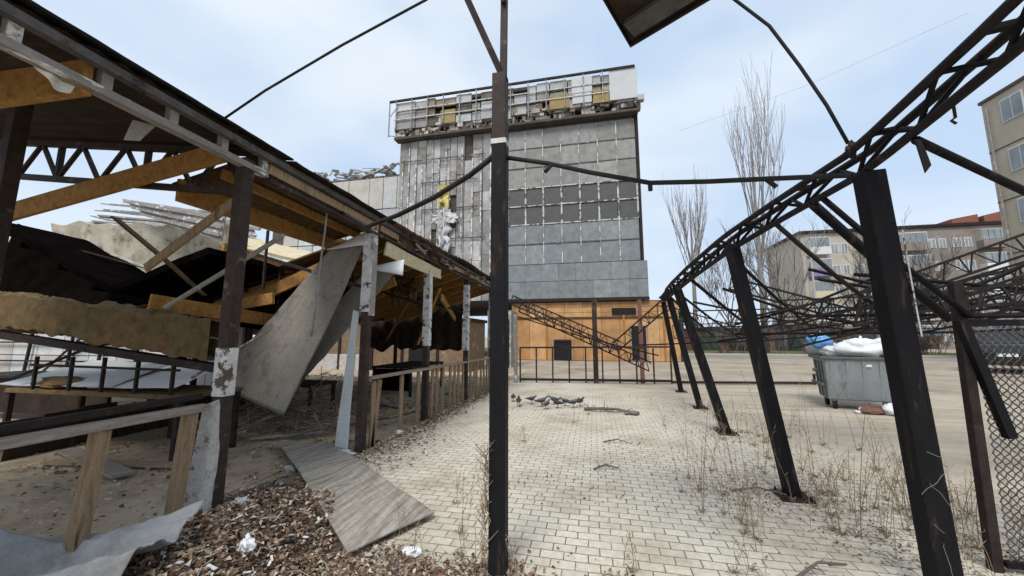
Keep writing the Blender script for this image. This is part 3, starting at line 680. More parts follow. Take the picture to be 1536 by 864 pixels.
for _ in range(46):
    z0=random.uniform(.1,.8); a=random.uniform(0,6.28)
    o.tube([(-.75+random.gauss(0,.012),2.61+random.gauss(0,.02),z0),(-.76+random.gauss(0,.03),2.6,z0+random.uniform(.03,.09)),(-.76+random.gauss(0,.045),2.6+random.gauss(0,.03),z0+random.uniform(.08,.2))],.004,4,.0015)
o.build('dry_creeper', M['weed'], t)['kind']='stuff'
# garland pipes
o=MB(); o.tube([(-.74,2.68,3.0),(-.95,2.75,2.9),(-1.3,2.85,2.78),(-1.75,3.05,2.72),(-2.3,3.4,2.75),(-3.15,4.1,3.2)],.022,8)
tag(o.build('sagging_pipe', M['rust'], smooth=True),'thin brown pipe curving down from the middle post towards the left eaves','pipe')
t=thing('string_light_pipe',(.5,2.7,2.65),'black pipe with small lamp sockets joining the middle post and the leaning steel frame','pipe')
o=MB(); o.tube([(-.62,2.7,2.99),(-.3,2.7,2.91),(0,2.7,2.81),(.42,2.7,2.69),(.8,2.7,2.665),(1.18,2.7,2.65),(1.68,2.78,2.66)],.018,8); o.build('pipe', M['cable'], t, smooth=True)
for (x,z,dx) in [(-.28,2.9,-.05),(.42,2.69,0),(1.16,2.645,.05)]:
    o=MB(); o.tube([(x,2.7,z),(x+dx,2.69,z-.06)],.016,8); o.build('lamp_socket', M['cable'], t, smooth=True)
def cable(name,pts,r,label,mm='cable',cat='cable'):
    o=MB(); o.tube(pts,r,6); return tag(o.build(name, M[mm], smooth=True),label,cat)
cable('overhead_cable',[(-3.4,2.62,3.6),(-2.9,2.62,3.85),(-2.1,2.6,4.15),(-1.31,2.6,4.43),(-.6,2.5,4.75)],.011,'black cable rising from the left roof edge up to the top of the picture')
cable('overhead_cable',[(.75,2.8,4.55),(1.15,2.9,4.19),(1.36,2.9,3.93),(1.53,2.9,3.57),(1.67,2.9,3.24),(1.79,2.93,2.95)],.012,'black cable arching down on to the top of the leaning steel frame')
cable('power_line',[(14,60,34),(30,56,36.5),(46,52,41)],.014,'faint thin power line crossing the sky above the bare poplar','greycable','power line')

# ------------------------------------------------------------------ overhead roof corner
t=thing('roof_corner',(.9,1.4,0),'dark roof corner with brown fascia jutting in from above','roof')
c0=V((.333,2.74,3.8)); e1=V((-.42,-.907,0)).normalized(); e2=V((.834,-.552,0)).normalized()
def rc(a,b,z): return c0+e1*a+e2*b+V((0,0,z))
o=MB(); o.hexa([rc(.012,.012,.03),rc(1.3,.012,.03),rc(1.3,1.5,.03),rc(.012,1.5,.03),rc(.012,.012,.16),rc(1.3,.012,.16),rc(1.3,1.5,.16),rc(.012,1.5,.16)]); o.build('roof_sheet', M['roofdark'], t)
o=MB(); o.hexa([rc(0,0,0),rc(.02,0,0),rc(.02,1.5,0),rc(0,1.5,0),rc(0,0,.18),rc(.02,0,.18),rc(.02,1.5,.18),rc(0,1.5,.18)]); o.build('fascia', M['rust'], t)
o=MB(); o.hexa([rc(.021,0,0),rc(1.3,0,0),rc(1.3,.012,0),rc(.021,.012,0),rc(.021,0,.18),rc(1.3,0,.18),rc(1.3,.012,.18),rc(.021,.012,.18)]); o.build('fascia', M['steel'], t)
o=MB(); o.bar(rc(.16,.05,.012),rc(.16,1.5,.012),.16,.03); o.build('batten', M['greysteel'], t)
o=MB(); o.bar((.9,-1.2,0),(.9,-1.2,3.95),.12,.12); o.build('post', M['steel'], t)
o=MB(); o.bar((.9,-1.2,3.97),rc(.9,.9,.17),.1,.1); o.build('beam', M['steel'], t)

# ------------------------------------------------------------------ right collapsed frame
fr=thing('leaning_frame',(2.0,6,0),'black steel canopy frame on the right, its row of posts leaning under a curved truss','steel frame')
posts=[((2.02,2.95,0),(1.9,2.95,2.73),.13),((1.91,4.51,0),(1.53,4.51,2.62),.125),((2.12,7.1,0),(1.47,7.1,2.46),.13),((2.3,9.4,0),(1.76,9.43,2.55),.125),((2.44,12,0),(2.08,12,2.66),.125)]
for b,tp,w in posts:
    o=MB(); o.bar(b,tp,w,w); o.build('post', M['steel'], fr, bevel=.008)
for b_,tp_,w_ in posts[1:]:
    o=MB(); o.box(b_[0]-.15,b_[0]+.15,b_[1]-.15,b_[1]+.15,.001,.014); pl_=o.build('base_plate', M['rust'], fr, bevel=.003)
    for sx in (-1,1):
        for sy in (-1,1):
            o=MB(); o.lathe((b_[0]+sx*.11,b_[1]+sy*.11,.014),[(.016,0),(.016,.02),(.009,.021),(.009,.04)],6); o.build('bolt', M['rust'], pl_)
path=[(2.0,.6,3.2),(1.95,1.3,3.05),(1.9,1.95,2.89),(1.9,2.4,2.83),(1.88,2.95,2.74),(1.7,3.7,2.66),(1.53,4.51,2.57),(1.45,5.8,2.47),(1.46,7.1,2.41),(1.58,8.3,2.44),(1.76,9.43,2.51),(1.95,11,2.58),(2.08,12.2,2.64)]
def resample(path,n):
    P=[V(p) for p in path]; L=[0]
    for i in range(1,len(P)): L.append(L[-1]+(P[i]-P[i-1]).length)
    out=[]
    for k in range(n+1):
        s=L[-1]*k/n
        for i in range(1,len(P)):
            if s<=L[i]+1e-9: out.append(P[i-1].lerp(P[i],(s-L[i-1])/(L[i]-L[i-1]))); break
    return out
Q=resample(path,48)
offs=[V((-.07,0,.15)),V((.08,0,.17)),V((0,0,0))]
for of in offs:
    o=MB(); o.tube([p+of for p in Q],.027,8); o.build('chord', M['chordm'], fr, smooth=True)
o=MB()
for i in range(0,47,1):
    a=Q[i]; b=Q[i+1]
    if i%2==0: o.tube([a+offs[2],b+offs[0]],.015,6); o.tube([a+offs[2],b+offs[1]],.015,6)
    else: o.tube([a+offs[0],b+offs[2]],.015,6); o.tube([a+offs[1],b+offs[2]],.015,6)
    if i%3==0: o.bar(a+offs[0],a+offs[1],.045,.025)
o.build('lattice', M['steel'], fr)
def fpipe(a,b,r,mm='steel'):
    o=MB(); o.tube([a,(V(a)+V(b))/2+V((0,0,-.03)),b],r,8); o.build('brace', M[mm], fr, smooth=True)
fpipe((1.9,2.55,2.76),(3.9,3.6,2.35),.024)
fpipe((1.76,3.4,2.7),(2.95,3.9,1.75),.036)
fpipe((1.79,3.3,2.7),(2.7,3.4,1.75),.022)
fpipe((1.68,3.8,2.63),(3.3,5.2,1.9),.022,'rust')
fpipe((1.52,4.6,2.54),(3.2,6.5,1.75),.02)
fpipe((1.46,6.0,2.44),(3.4,8.5,1.55),.025)
fpipe((1.5,7.4,2.45),(3.2,9.5,1.6),.022)
fpipe((1.6,8.6,2.5),(3.0,10.5,1.6),.025)
o=MB(); o.slab((1.86,2.5,2.74),(1.9,2.52,2.74),(1.92,2.5,2.57),(1.89,2.51,2.53),.01,3,6,.02); o.build('torn_strip', M['rust'], fr)
o=MB(); o.tube([(1.9,2.3,2.82),(1.9,2.3,2.75),(1.88,2.3,2.735),(1.9,2.3,2.715)],.007,6); o.build('hook', M['rust'], fr)
o=MB(); o.blob((1.8,2.92,2.9),.03,.025,.06,10,8,.8,2); o.build('rag', M['rust'], fr)
o=MB(); o.slab((1.99,2.87,2.3),(2.005,2.89,2.3),(2.035,2.89,1.62),(2.02,2.87,1.6),.006,2,12,.008); o.build('pale_strip', M['peel'], fr)

def lat(label, p0,p1,depth,n,up=(0,0,1),w=.028,web=.012,mm='chordm'):
    p0=V(p0);p1=V(p1); z=min(p0.z,p1.z)
    t=thing('fallen_truss',((p0.x+p1.x)/2,(p0.y+p1.y)/2,z-depth),label,'truss','fallen roof trusses')
    truss(t,p0,p1,depth,n,M[mm],w,web,V(up)); return t
lat('fallen truss reaching from behind the leaning posts up to the right edge',(2.9,6.5,1.75),(7.2,6.0,3.0),.34,14,(.1,.2,1))
lat('fallen truss dipping behind the grey waste bin',(2.3,9.5,2.2),(9.0,11.5,2.4),.4,16,(0,-.2,1))
lat('fallen truss rising steeply above the parked car',(4.2,6.2,1.9),(7.3,5.2,2.75),.3,10,(.2,0,1))
lat('fallen truss sagging to the left behind the metal gate post',(-2.7,12.5,3.0),(.8,12.6,1.45),.3,12,(.2,0,1),.045,.022)
lat('short fallen truss rising from the gate to the leaning frame',(.6,12.6,1.4),(2.05,12.2,2.7),.3,6,(-.5,0,1),.045,.022)
lat('twisted fallen truss hanging under the far end of the leaning frame',(1.9,10.8,2.45),(4.6,13.5,1.9),.35,9,(0,.4,1))
lat('fallen truss lying over the others before the apartment block',(3.6,8.2,2.3),(10.5,8.8,2.55),.35,16,(.1,-.4,1))
lat('fallen truss tilted up at the right edge above the mesh panel',(3.9,4.9,2.05),(6.2,4.6,2.95),.32,9,(.3,.3,1))
lat('fallen truss farthest back, low over the road',(2.4,12.5,1.95),(11.0,13.5,2.3),.42,16,(0,.3,1))
lat('short fallen truss standing on edge beside the thickest leaning post',(2.75,4.6,2.0),(4.4,6.2,2.2),.3,7,(.3,0,1))
lat('second fallen truss sagging across the gate, lower than the first',(-2.5,13.0,2.75),(1.8,13.1,.75),.28,14,(.3,.2,1),.045,.022)
lat('fallen truss climbing to the right edge under the beige apartment block',(3.3,5.6,2.15),(5.6,5.3,3.05),.22,9,(-.3,.2,1))
lat('fallen truss climbing in front of the red brick roof stack, lower twin',(3.5,5.9,1.95),(6.2,5.6,2.85),.22,10,(-.2,-.3,1))
lat('narrow fallen truss above the mesh panel, almost level',(3.0,4.8,2.0),(5.8,4.5,2.3),.2,11,(0,.5,1))
lat('fallen truss twisted over the pile right behind the second leaning post',(2.2,6.6,2.55),(4.6,7.0,1.85),.25,9,(.4,.6,1))
lat('fallen truss bridging between the two thickest leaning posts, low down',(2.0,5.6,1.85),(4.3,6.0,2.35),.22,9,(.2,-.5,1))
# loose rods
random.seed(17)
for i,(a,b,l) in enumerate([((2.5,7.5,1.65),(8.8,7.2,1.85),'long thin rod lying almost level across the fallen trusses'),
        ((2.6,8.9,1.5),(7.2,8.0,2.4),'thin rod slanting up over the grey waste bin'),
        ((3.0,6.2,1.9),(6.6,4.9,1.98),'straight rod crossing just above the mesh panel'),
        ((1.3,11.8,1.35),(7.5,10.8,1.8),'long rod far back, low across the fallen trusses'),
        ((2.9,5.6,2.35),(6.9,5.9,1.7),'rod slanting down to the parked car'),
        ((2.0,8.2,2.3),(6.5,9.8,1.6),'rod slanting down on to the white rubbish bags'),
        ((-2.6,12.9,2.3),(2.0,12.8,1.0),'rod sagging in front of the orange hoarding'),
        ((3.4,7.0,1.6),(8.5,6.4,2.7),'rod rising to the red brick roof stack'),
        ((3.2,5.2,1.75),(5.6,5.0,2.95),'steep rod crossing the climbing trusses by the right edge'),
        ((2.9,4.9,2.3),(5.8,4.9,2.05),'rod falling gently towards the right edge above the mesh'),
        ((3.0,6.0,2.55),(5.4,5.5,1.8),'rod falling steeply to the top of the mesh panel'),
        ((2.0,6.4,2.35),(4.0,6.6,1.75),'rod falling from the second leaning post to the bin'),
        ((2.3,6.9,1.8),(4.2,6.6,2.5),'rod rising from the second leaning post over the pile'),
        ((3.6,4.6,1.8),(5.0,4.4,1.95),'low rod lying just over the frame of the mesh panel')]):
    o=MB(); o.tube([a,(V(a)+V(b))/2+V((0,0,-.08)),b],.022,6); tag(o.build('loose_rod', M['steel'], smooth=True),l,'rod','loose steel rods among the trusses')

# ------------------------------------------------------------------ mesh panel, right
t=thing('mesh_panel',(3.4,3.4,0),'rusty expanded-metal fence panel in a dark frame at the lower right','fence panel')
o=MB(); o.bar((2.66,3.45,0),(2.68,3.45,2.0),.06,.06); o.build('post', M['rust'], t, bevel=.004)
o=MB(); o.bar((2.7,3.43,1.7),(4.9,3.35,1.7),.045,.045); o.build('frame', M['steel'], t)
o=MB(); o.bar((2.7,3.43,.06),(4.9,3.35,.06),.04,.04); o.build('frame', M['steel'], t)
o=MB()
cw,chh=.046,.027; x0=2.72
rows=int(1.58/chh); cols=int(2.1/cw)
for r_ in range(rows):
    pts=[]
    for c_ in range(cols*2+1):
        zz=.1+r_*chh+(chh*.5*(1 if (c_+r_)%2 else -1))
        xx=x0+c_*cw/2; pts.append((xx,3.42-.036*(xx-x0)+.006*(1 if c_%2 else -1),zz))
    o.tube(pts,.006,4,cap=False)
o.build('mesh', M['greysteel'], t)
o=MB(); o.bar((2.64,3.4,1.72),(2.82,3.4,.9),.055,.055); o.build('loose_brace', M['steel'], t)
# wires caught on leaning post
t=thing('wire_scraps',(1.97,2.84,.2),'bits of thin grey wire caught on the largest leaning post','wire')
for (a,b) in [((1.9,2.845,.66),(2.06,2.845,.84)),((1.94,2.845,.74),(2.04,2.845,.6)),((1.92,2.845,.5),(1.98,2.845,.46)),((1.97,2.845,.4),(2.0,2.845,.2)),((1.95,2.845,.9),(2.03,2.845,.88))]:
    a=V(a);b=V(b); o=MB(); o.tube([a.lerp(b,k_/8)+mnoise.noise_vector(a.lerp(b,k_/8)*13)*.022 for k_ in range(9)],.0014,4); o.build('wire', M['greycable'], t)

# ------------------------------------------------------------------ gate fence, birds, sticks
t=thing('metal_fence',(0,13.6,0),'low metal bar fence with a tall brown post across the far end of the paving','fence')
o=MB(); o.bar((-2.6,13.3,1.21),(2.55,13.9,1.25),.06,.06); o.build('rail', M['brown'], t)
o=MB(); o.bar((-2.6,13.3,.1),(2.55,13.9,.1),.07,.08); o.build('rail', M['rust'], t)
for i in range(10):
    x=-2.6+5.15*i/9; y=13.3+.6*i/9
    if abs(x)<.2: continue
    o=MB(); o.bar((x,y,0),(x,y,1.2),.05,.05); o.build('picket', M['brown'], t)
o=MB(); o.bar((.03,13.58,0),(.03,13.58,2.95),.17,.17); o.build('gate_post', M['brown'], t)
o=MB(); o.bar((1.6,13.85,0),(1.6,13.85,2.9),.13,.13); o.build('gate_post', M['kiosk'], t)
o=MB(); o.bar((-2.75,13.2,0),(-2.75,13.2,2.4),.12,.12); o.build('gate_post', M['greypeel'], t)
t=thing('low_rail',(4.7,14.4,0),'rusty ground rail running on from the fence towards the waste bin','rail')
o=MB(); o.bar((2.62,14.05,.05),(7.3,14.8,.05),.1,.07); o.build('rail', M['rust'], t)
o=MB(); o.bar((7.25,14.82,0),(7.25,14.82,.35),.06,.06); o.build('stub', M['rust'], t)
def pigeon(name_mat='bird'):
    t=bpy.data.objects.new('pigeon',None); COL.objects.link(t)
    # body loft along x: (x, z, ry, rz)
    prof=[(-.21,.135,.004,.003),(-.2,.136,.022,.006),(-.15,.14,.03,.012),(-.1,.148,.042,.035),(-.05,.152,.055,.05),(0,.155,.06,.058),(.05,.165,.055,.058),(.085,.185,.038,.045),(.105,.212,.027,.03),(.12,.232,.026,.027),(.14,.238,.022,.023),(.155,.234,.01,.012),(.175,.228,.003,.003)]
    o=MB(); n=12
    for (x,z,ry,rz_) in prof:
        for k in range(n):
            a=2*math.pi*k/n; o.v.append(V((x,ry*math.cos(a),z+rz_*math.sin(a))))
    for i in range(len(prof)-1):
        for k in range(n): o.f.append((i*n+k,i*n+(k+1)%n,(i+1)*n+(k+1)%n,(i+1)*n+k))
    o.f.append(tuple(range(n))[::-1]); o.f.append(tuple((len(prof)-1)*n+k for k in range(n)))
    o.build('body', M[name_mat], t, smooth=True)
    for s in (-1,1):
        w=MB(); w.sheet(lambda u,v:(.06-.24*u, s*(.062-.03*u+.004*math.sin(v*3)), .185-.05*v*(1-u)-.03*u),8,4,.006*s); w.build('wing', M['birddark'], t, smooth=True)
        l=MB(); l.tube([(0,s*.025,.11),(-.005,s*.027,.05),(.005,s*.028,.008)],.006,6); l.bar((-.02,s*.028,.005),(.035,s*.028,.005),.012,.007); l.build('leg', M['birdleg'], t)
    return t
pg=[((-2.0,9.3),-70,1.0,'upright grey pigeon farthest to the left of the flock'),((-1.75,8.75),100,1.05,'grey pigeon standing second from the left, in front of the flock'),
    ((-1.22,8.8),20,1.1,'plump pale grey pigeon third from the left'),((-.98,9.15),200,1,'grey pigeon at the back in the middle of the flock'),
    ((-.85,8.7),165,1,'dark grey pigeon at the front in the middle of the flock'),((-.5,8.8),10,1.05,'grey pigeon second from the flock\'s end by the stick'),((-.36,9.05),40,.95,'grey pigeon closest to the long stick'),
    ((-1.08,8.55),60,.95,'grey pigeon pecking nearest to the middle of the paving'),((-.7,9.0),190,.95,'pale grey pigeon squeezed in between the two dark ones'),((-1.5,9.1),-20,1,'grey pigeon set back behind the plump pale one')]
pr0=pigeon(); pr1=pigeon('birddark')
for i,((x,y),a,s,l) in enumerate(pg):
    src=pr1 if i in (1,4,6) else pr0
    first=(i==0 or i==1)
    o=src if first else copy_tree(src)
    o.location=(x,y,0); o.rotation_euler=(0,0,R(a)); s*=.86; o.scale=(s,s,s)
    tag(o,l,'pigeon','pigeons feeding on the paving')
o=MB(); o.tube([(-.25,8.55,.04),(.1,8.5,.07),(.45,8.55,.06),(.75,8.3,.05)],.035,7,.02); twigs(o,(.25,8.5,.02),22,(.4,.08,.06),.3,.008)
o.blob((.72,8.3,.04),.14,.07,.05,10,6,.6,2,.003)
tag(o.build('fallen_branch', M['shrub']),'dark fallen branch lying on the paving beside the pigeons','branch')
for (a,b,l) in [((-.05,4.85,.015),(.25,4.9,.03),'short dry stick alone in the middle of the paving'),((1.35,4.5,.02),(1.85,4.47,.03),'dry stick lying against the second leaning post'),((1.25,3.02,.02),(1.62,3.15,.08),'bent dark stick on the pavers at the bottom edge'),((.1,6.1,.015),(.5,6.05,.025),'thin dry stick lying beyond the middle of the paving')]:
    o=MB(); m_=(V(a)+V(b))/2+V((0,.03,.04)); o.tube([a,m_,b],.012,6,.006); twigs(o,m_-V((0,0,.03)),5,(.1,.04,.01),.16,.004,.2)
    tag(o.build('dry_stick', M['shrub']),l,'stick','sticks scattered on the paving')

# ------------------------------------------------------------------ weeds
random.seed(31)
def weed(h,n):
    o=MB()
    for _ in range(n):
        x,y=random.gauss(0,.05),random.gauss(0,.05); hh=h*random.uniform(.45,1); lx,ly=random.gauss(0,.2)*hh,random.gauss(0,.2)*hh
        pts=[V((x+lx*t**1.5,y+ly*t**1.5,hh*t)) for t in (0,.35,.7,1)]
        o.tube(pts,.0028,4,.001)
        for k in range(5):
            t=random.uniform(.4,1); b=V((x+lx*t**1.5,y+ly*t**1.5,hh*t)); a=random.uniform(0,6.28); L=.045*random.uniform(.4,1)
            o.tube([b,b+V((math.cos(a)*L,math.sin(a)*L,L*.9))],.0022,3,.001)
            if k%2: 
                q=b+V((math.cos(a)*L,math.sin(a)*L,L*.9)); o.tube([q,q+V((.004,0,.015))],.0032,3,.001)
    for _ in range(9):
        a=random.uniform(0,6.28); L=random.uniform(.03,.09); o.tube([(0,0,.003),(math.cos(a)*L*.6,math.sin(a)*L*.6,.035),(math.cos(a)*L,math.sin(a)*L,.012)],.004,3,.001)
    ob=o.build('dry_weed', M['weed'], origin=(0,0,0)); return ob
protos=[weed(.6,2),weed(.85,3),weed(.38,3),weed(1.05,2)]
used=set()
spots=[]
for (cx,cy,sx,sy,n,pk) in [(2.5,4.6,.5,.45,24,(0,1,2,3)),(2.9,4.2,.3,.3,12,(0,2,1)),(1.05,3.9,.15,.6,9,(3,1)),(2.9,6.6,.3,.4,9,(1,3)),(2.4,3.7,.3,.2,8,(1,3)),(-1.0,3.3,.15,.3,4,(1,3)),(2.0,4.4,.35,.35,5,(0,1,2)),(2.8,5.6,.4,.6,6,(0,2,1)),(2.4,3.9,.35,.25,7,(0,2,2)),(1.1,4.4,.25,.4,5,(1,3,0)),(2.2,8.2,.35,.9,6,(2,0)),(-1.25,3.2,.16,.3,4,(1,0,2)),(.2,8,1.0,1.6,5,(2,0)),(2.9,3.5,.2,.25,4,(2,0)),(.55,3.0,.25,.12,2,(2,0)),(2.45,7.0,.3,.4,4,(0,1))]:
    for _ in range(n): spots.append((random.gauss(cx,sx),random.gauss(cy,sy),random.choice(pk)))
spots+=[(-.78,2.62,0),(-.6,2.6,2),(-.8,2.75,2)]
GW='dry weeds growing through the pavers'
for (x,y,k_) in spots:
    if x<-2.3: continue
    p=protos[k_]
    o=p if k_ not in used else p.copy()
    if k_ in used: COL.objects.link(o)
    used.add(k_)
    s=random.uniform(.8,1.15); o.location=(x,y,.001); o.rotation_euler=(0,0,random.uniform(0,6.28)); o.scale=(s,s,s)
    tag(o,'thin brown dead weed growing up between the pavers','weed',GW)

# ------------------------------------------------------------------ waste bin
BX,BY=5.82,10.15
b=thing('waste_bin',(BX,BY,0),'grey wheeled waste container heaped with rubbish bags behind the leaning posts','waste bin')
b.rotation_euler=(0,0,R(-14))
def bb(mb,name,mm,par=None,**k):
    par=par or b
    o=mb.build(name, M[mm], None, origin=(0,0,0), **k); o.parent=par; return o
o=MB(); L=.68
prof=[(-.36,.2),(.36,.2),(.44,.62),(.5,1.12),(-.5,1.12),(-.44,.62)]
n=len(prof); 
for x,k_ in ((-L,1),(L,1)): o.v += [V((x*(.93 if z<.3 else (.97 if z<.7 else 1.0)),y,z)) for y,z in prof]
o.f=[tuple(range(n)),tuple(range(n,2*n))[::-1]]+[(i,i+n,(i+1)%n+n,(i+1)%n) for i in range(n)]
bb(o,'body','bin',bevel=.03)
o=MB()
for s in (-.56,-.28,0,.28,.56):
    o.hexa([(s-.035,-.375,.24),(s+.035,-.375,.24),(s+.035,-.365,.24),(s-.035,-.365,.24),(s-.035,-.52,1.06),(s+.035,-.52,1.06),(s+.035,-.49,1.06),(s-.035,-.49,1.06)])
bb(o,'front_ribs','bin',bevel=.008)
o=MB()
for s in (-.25,.0,.25): o.hexa([(-.655,s-.03,.24),(-.62,s-.03,.24),(-.62,s+.03,.24),(-.655,s+.03,.24),(-.705,s-.04,1.05),(-.66,s-.04,1.05),(-.66,s+.04,1.05),(-.705,s+.04,1.05)])
bb(o,'side_ribs','bindark')
o=MB(); o.box(-.72,.72,-.54,-.49,1.1,1.16); o.box(-.72,.72,.49,.54,1.1,1.16); o.box(-.75,-.69,-.54,.54,1.1,1.161); o.box(.69,.75,-.54,.54,1.1,1.161); bb(o,'rim','bindark',bevel=.012)
o=MB(); o.sheet(lambda u,v:(-.74+1.48*u,.5+.32*math.sin(v*1.5),1.17+.32*(1-math.cos(v*1.5))),4,8,.03); bb(o,'lid','bindark',smooth=False)
for s in (-1,1):
    o=MB(); o.tube([(s*.69,-.1,.82),(s*.82,-.1,.84)],.035,10); bb(o,'trunnion','bindark')
o=MB(); o.box(-.78,-.72,-.5,.3,.52,.57); bb(o,'side_bar','bindark')
for x in (-.52,.52):
    for y in (-.28,.28):
        o=MB(); o.tube([(x-.03,y,.085),(x+.03,y,.085)],.085,14); w=bb(o,'wheel','rubber')
        o=MB(); o.box(x-.045,x-.033,y-.03,y+.03,.07,.21); o.box(x+.033,x+.045,y-.03,y+.03,.07,.21); bb(o,'caster_fork','bindark',w)
o=MB(); o.box(.02,.12,-.503,-.488,.95,1.0); bb(o,'sticker','white')
def bag(x,y,z,rx,ry,rz_,mm,label,seed,zmin=None,name='rubbish_bag',group='rubbish bags around the waste bin'):
    o=MB(); o.blob((x,y,z),rx,ry,rz_,22,14,.35,seed,zmin); o.blob((x+.02,y,z+rz_*1.0),.03,.03,.07,8,6,.5,seed)
    return tag(o.build(name, M[mm], smooth=True),label,'rubbish bag',group)
bag(5.3,10.45,1.5,.24,.22,.18,'blue','blue rubbish bag on the open end of the waste bin',1)
bag(5.85,9.98,1.33,.46,.36,.22,'white','large white rubbish bag heaped on top of the waste bin',2)
bag(6.35,9.95,1.34,.28,.28,.22,'white','small white rubbish bag on the bin behind the black leaning post',5)
bag(5.45,10.2,1.25,.26,.22,.14,'paleblue','flat translucent bag wedged under the blue one',8)
bag(5.98,9.4,.1,.2,.18,.15,'white','white rubbish bag on the ground against the bin front',9,0.0)
bag(5.6,9.5,.06,.22,.15,.09,'kiosk','low dark brown bag on the ground under the bin',12,0.0)
bag(5.42,9.5,.03,.1,.08,.04,'white','tiny white wrapper on the ground before the bin wheel',15,0.0,'wrapper')

# ------------------------------------------------------------------ damaged tower building
tb=thing('tower_building',(-6,27,0),'tall damaged grey building with torn cladding and boarded windows at the end of the yard','building')
FY=26.0
o=MB(); o.box(-14.95,3.3,FY+.12,44,4.1,20.0); o.build('wall', M['core'], tb)
random.seed(2)
o=MB(); x=-14.9
while x<-6.05:
    w=random.uniform(.5,.95); z=4.2; 
    while z<17.1:
        h=random.choice([1.5,1.9,2.6,3.4]); z1=min(17.15,z+h)
        if random.random()<.95: a_,c_=x,min(x+w-.05,-6); q=[FY-.02-random.random()*.09 for _ in range(4)]; o.hexa([(a_,q[0],z),(c_,q[1],z),(c_,FY+.1,z),(a_,FY+.1,z),(a_,q[2],z1-.03),(c_,q[3],z1-.03),(c_,FY+.1,z1-.03),(a_,FY+.1,z1-.03)])
        z=z1
    x+=w
o.build('strip_cladding', M['strip'], tb)
x=-14.6
while x<-6.2:
    if random.random()<.8:
        o=MB(); o.box(x,x+.08,FY-.17,FY-.14,random.uniform(4.5,9),random.uniform(15,17.2)); o.build('batten', M['dotted'], tb)
    x+=random.uniform(.45,.9)
for z in (6.6,8.9,11.3,13.5,15.4):
    a_=random.uniform(-14.8,-12); o=MB(); o.box(a_,random.uniform(-9,-6.1),FY-.2,FY-.175,z,z+.07); o.build('batten', M['seam'], tb)
cols=[-5.95+i*1.31 for i in range(8)]
def grid(zs,mm,name,x1=3.25,skip=0):
    o=MB()
    for j in range(len(zs)-1):
        for i in range(7):
            a=cols[i]; c=min(cols[i+1],x1)
            if skip and random.random()<skip: continue
            z_,w_=zs[j]+.03,zs[j+1]-.03; q=[FY-.025-random.random()*.03 for _ in range(4)]; o.hexa([(a+.03,q[0],z_),(c-.03,q[1],z_),(c-.03,FY+.1,z_),(a+.03,FY+.1,z_),(a+.03,q[2],w_),(c-.03,q[3],w_),(c-.03,FY+.1,w_),(a+.03,FY+.1,w_)])
    return o.build(name, M[mm], tb)
grid([6.7,8.2,9.65],'panelblue','panel_cladding')
grid([12.45,14.0,15.5,17.0],'panel','panel_cladding')
o=MB()
for j,(z0,z1) in enumerate([(9.68,11.02),(11.1,12.42)]):
    for i in range(7):
        o=MB(); o.box(cols[i]+.08,min(cols[i+1],3.25)-.08,FY-.01,FY+.1,z0,z1); o.build('boarded_window', M['paneldark'], tb)
o=MB()
for i in range(8):
    xx=min(cols[i],3.2); o=MB(); o.box(xx-.06,xx+.06,FY-.06,FY-.031,9.7,12.4); o.build('joint_strip', M['joint'], tb)
for z in (9.66,11.06,12.43):
    o=MB(); o.box(-5.95,3.2,FY-.085,FY-.061,z-.04,z+.04); o.build('joint_strip', M['joint'], tb)
o=MB()
for z in (8.2,14.0,15.5):
    o=MB(); o.box(-5.95,3.25,FY-.075,FY-.055,z-.035,z+.035); o.build('joint_strip', M['seam'], tb)
for i in range(1,7):
    for (z0,z1) in ((6.75,9.6),(12.5,16.9)):
        o=MB(); o.box(cols[i]-.025,cols[i]+.025,FY-.1,FY-.08,z0,z1); o.build('joint_strip', M['dotted'], tb)
o=MB(); o.box(3.25,3.42,FY-.15,FY+.1,6.7,17.2); o.build('corner_trim', M['rust'], tb)
# base block, slightly proud
o=MB()
for i in range(9):
    for j in range(2): o.box(-7+i*1.175+.006,-7+(i+1)*1.175-.006,FY-.33,FY-.2,4.2+j*1.22+.015,4.2+(j+1)*1.22-.015)
o.build('base_cladding', M['panelblue'], tb)
o=MB(); o.box(-7.05,3.6,FY-.2,FY+3,4.19,6.66); o.build('base_block', M['bindark'], tb)
o=MB(); o.box(-7.05,3.62,FY-.36,FY-.1,4.0,4.19); o.build('base_trim', M['rust'], tb)
# cornice and parapet
o=MB(); o.box(-15.2,3.45,FY-.6,FY+.1,17.2,17.38); o.build('cornice', M['core'], tb)
o=MB()
for _ in range(420):
    x=random.uniform(-15.2,3.4); z=random.uniform(17.25,18.35); h=random.uniform(.1,.5); w=random.uniform(.05,.5)
    if x>-1 and random.random()<.4: continue
    o.box(x,x+w,FY-.62+random.random()*.3,FY-.25+random.random()*.2,z,z+h)
o.build('loose_cladding', M['rubble'], tb)['kind']='stuff'
o=MB()
PARM=['par0','par3','par1','par3','par4','par0','par2']
xs=[-15.1]
while xs[-1]<3.3: xs.append(min(3.4,xs[-1]+random.choice([.7,1.0,1.3,1.7])))
for a,c in zip(xs,xs[1:]):
    for (z0,z1) in ((18.0,18.75),(18.8,19.5),(19.55,20.3)):
        if random.random()<.86:
            o=MB(); o.box(a+.04,c-.04,FY-.55-random.random()*.1,FY-.42,z0,z1-random.random()*.15); o.build('parapet_panel', M[random.choice(PARM)], tb)
for (a,c,z0,z1) in [(1.55,3.42,18.1,20.45),(-1.1,.35,19.0,20.2),(-1.05,.3,18.2,18.95)]:
    o=MB(); o.box(a,c,FY-.72,FY-.66,z0,z1); o.build('parapet_panel', M['lightpanel'], tb)
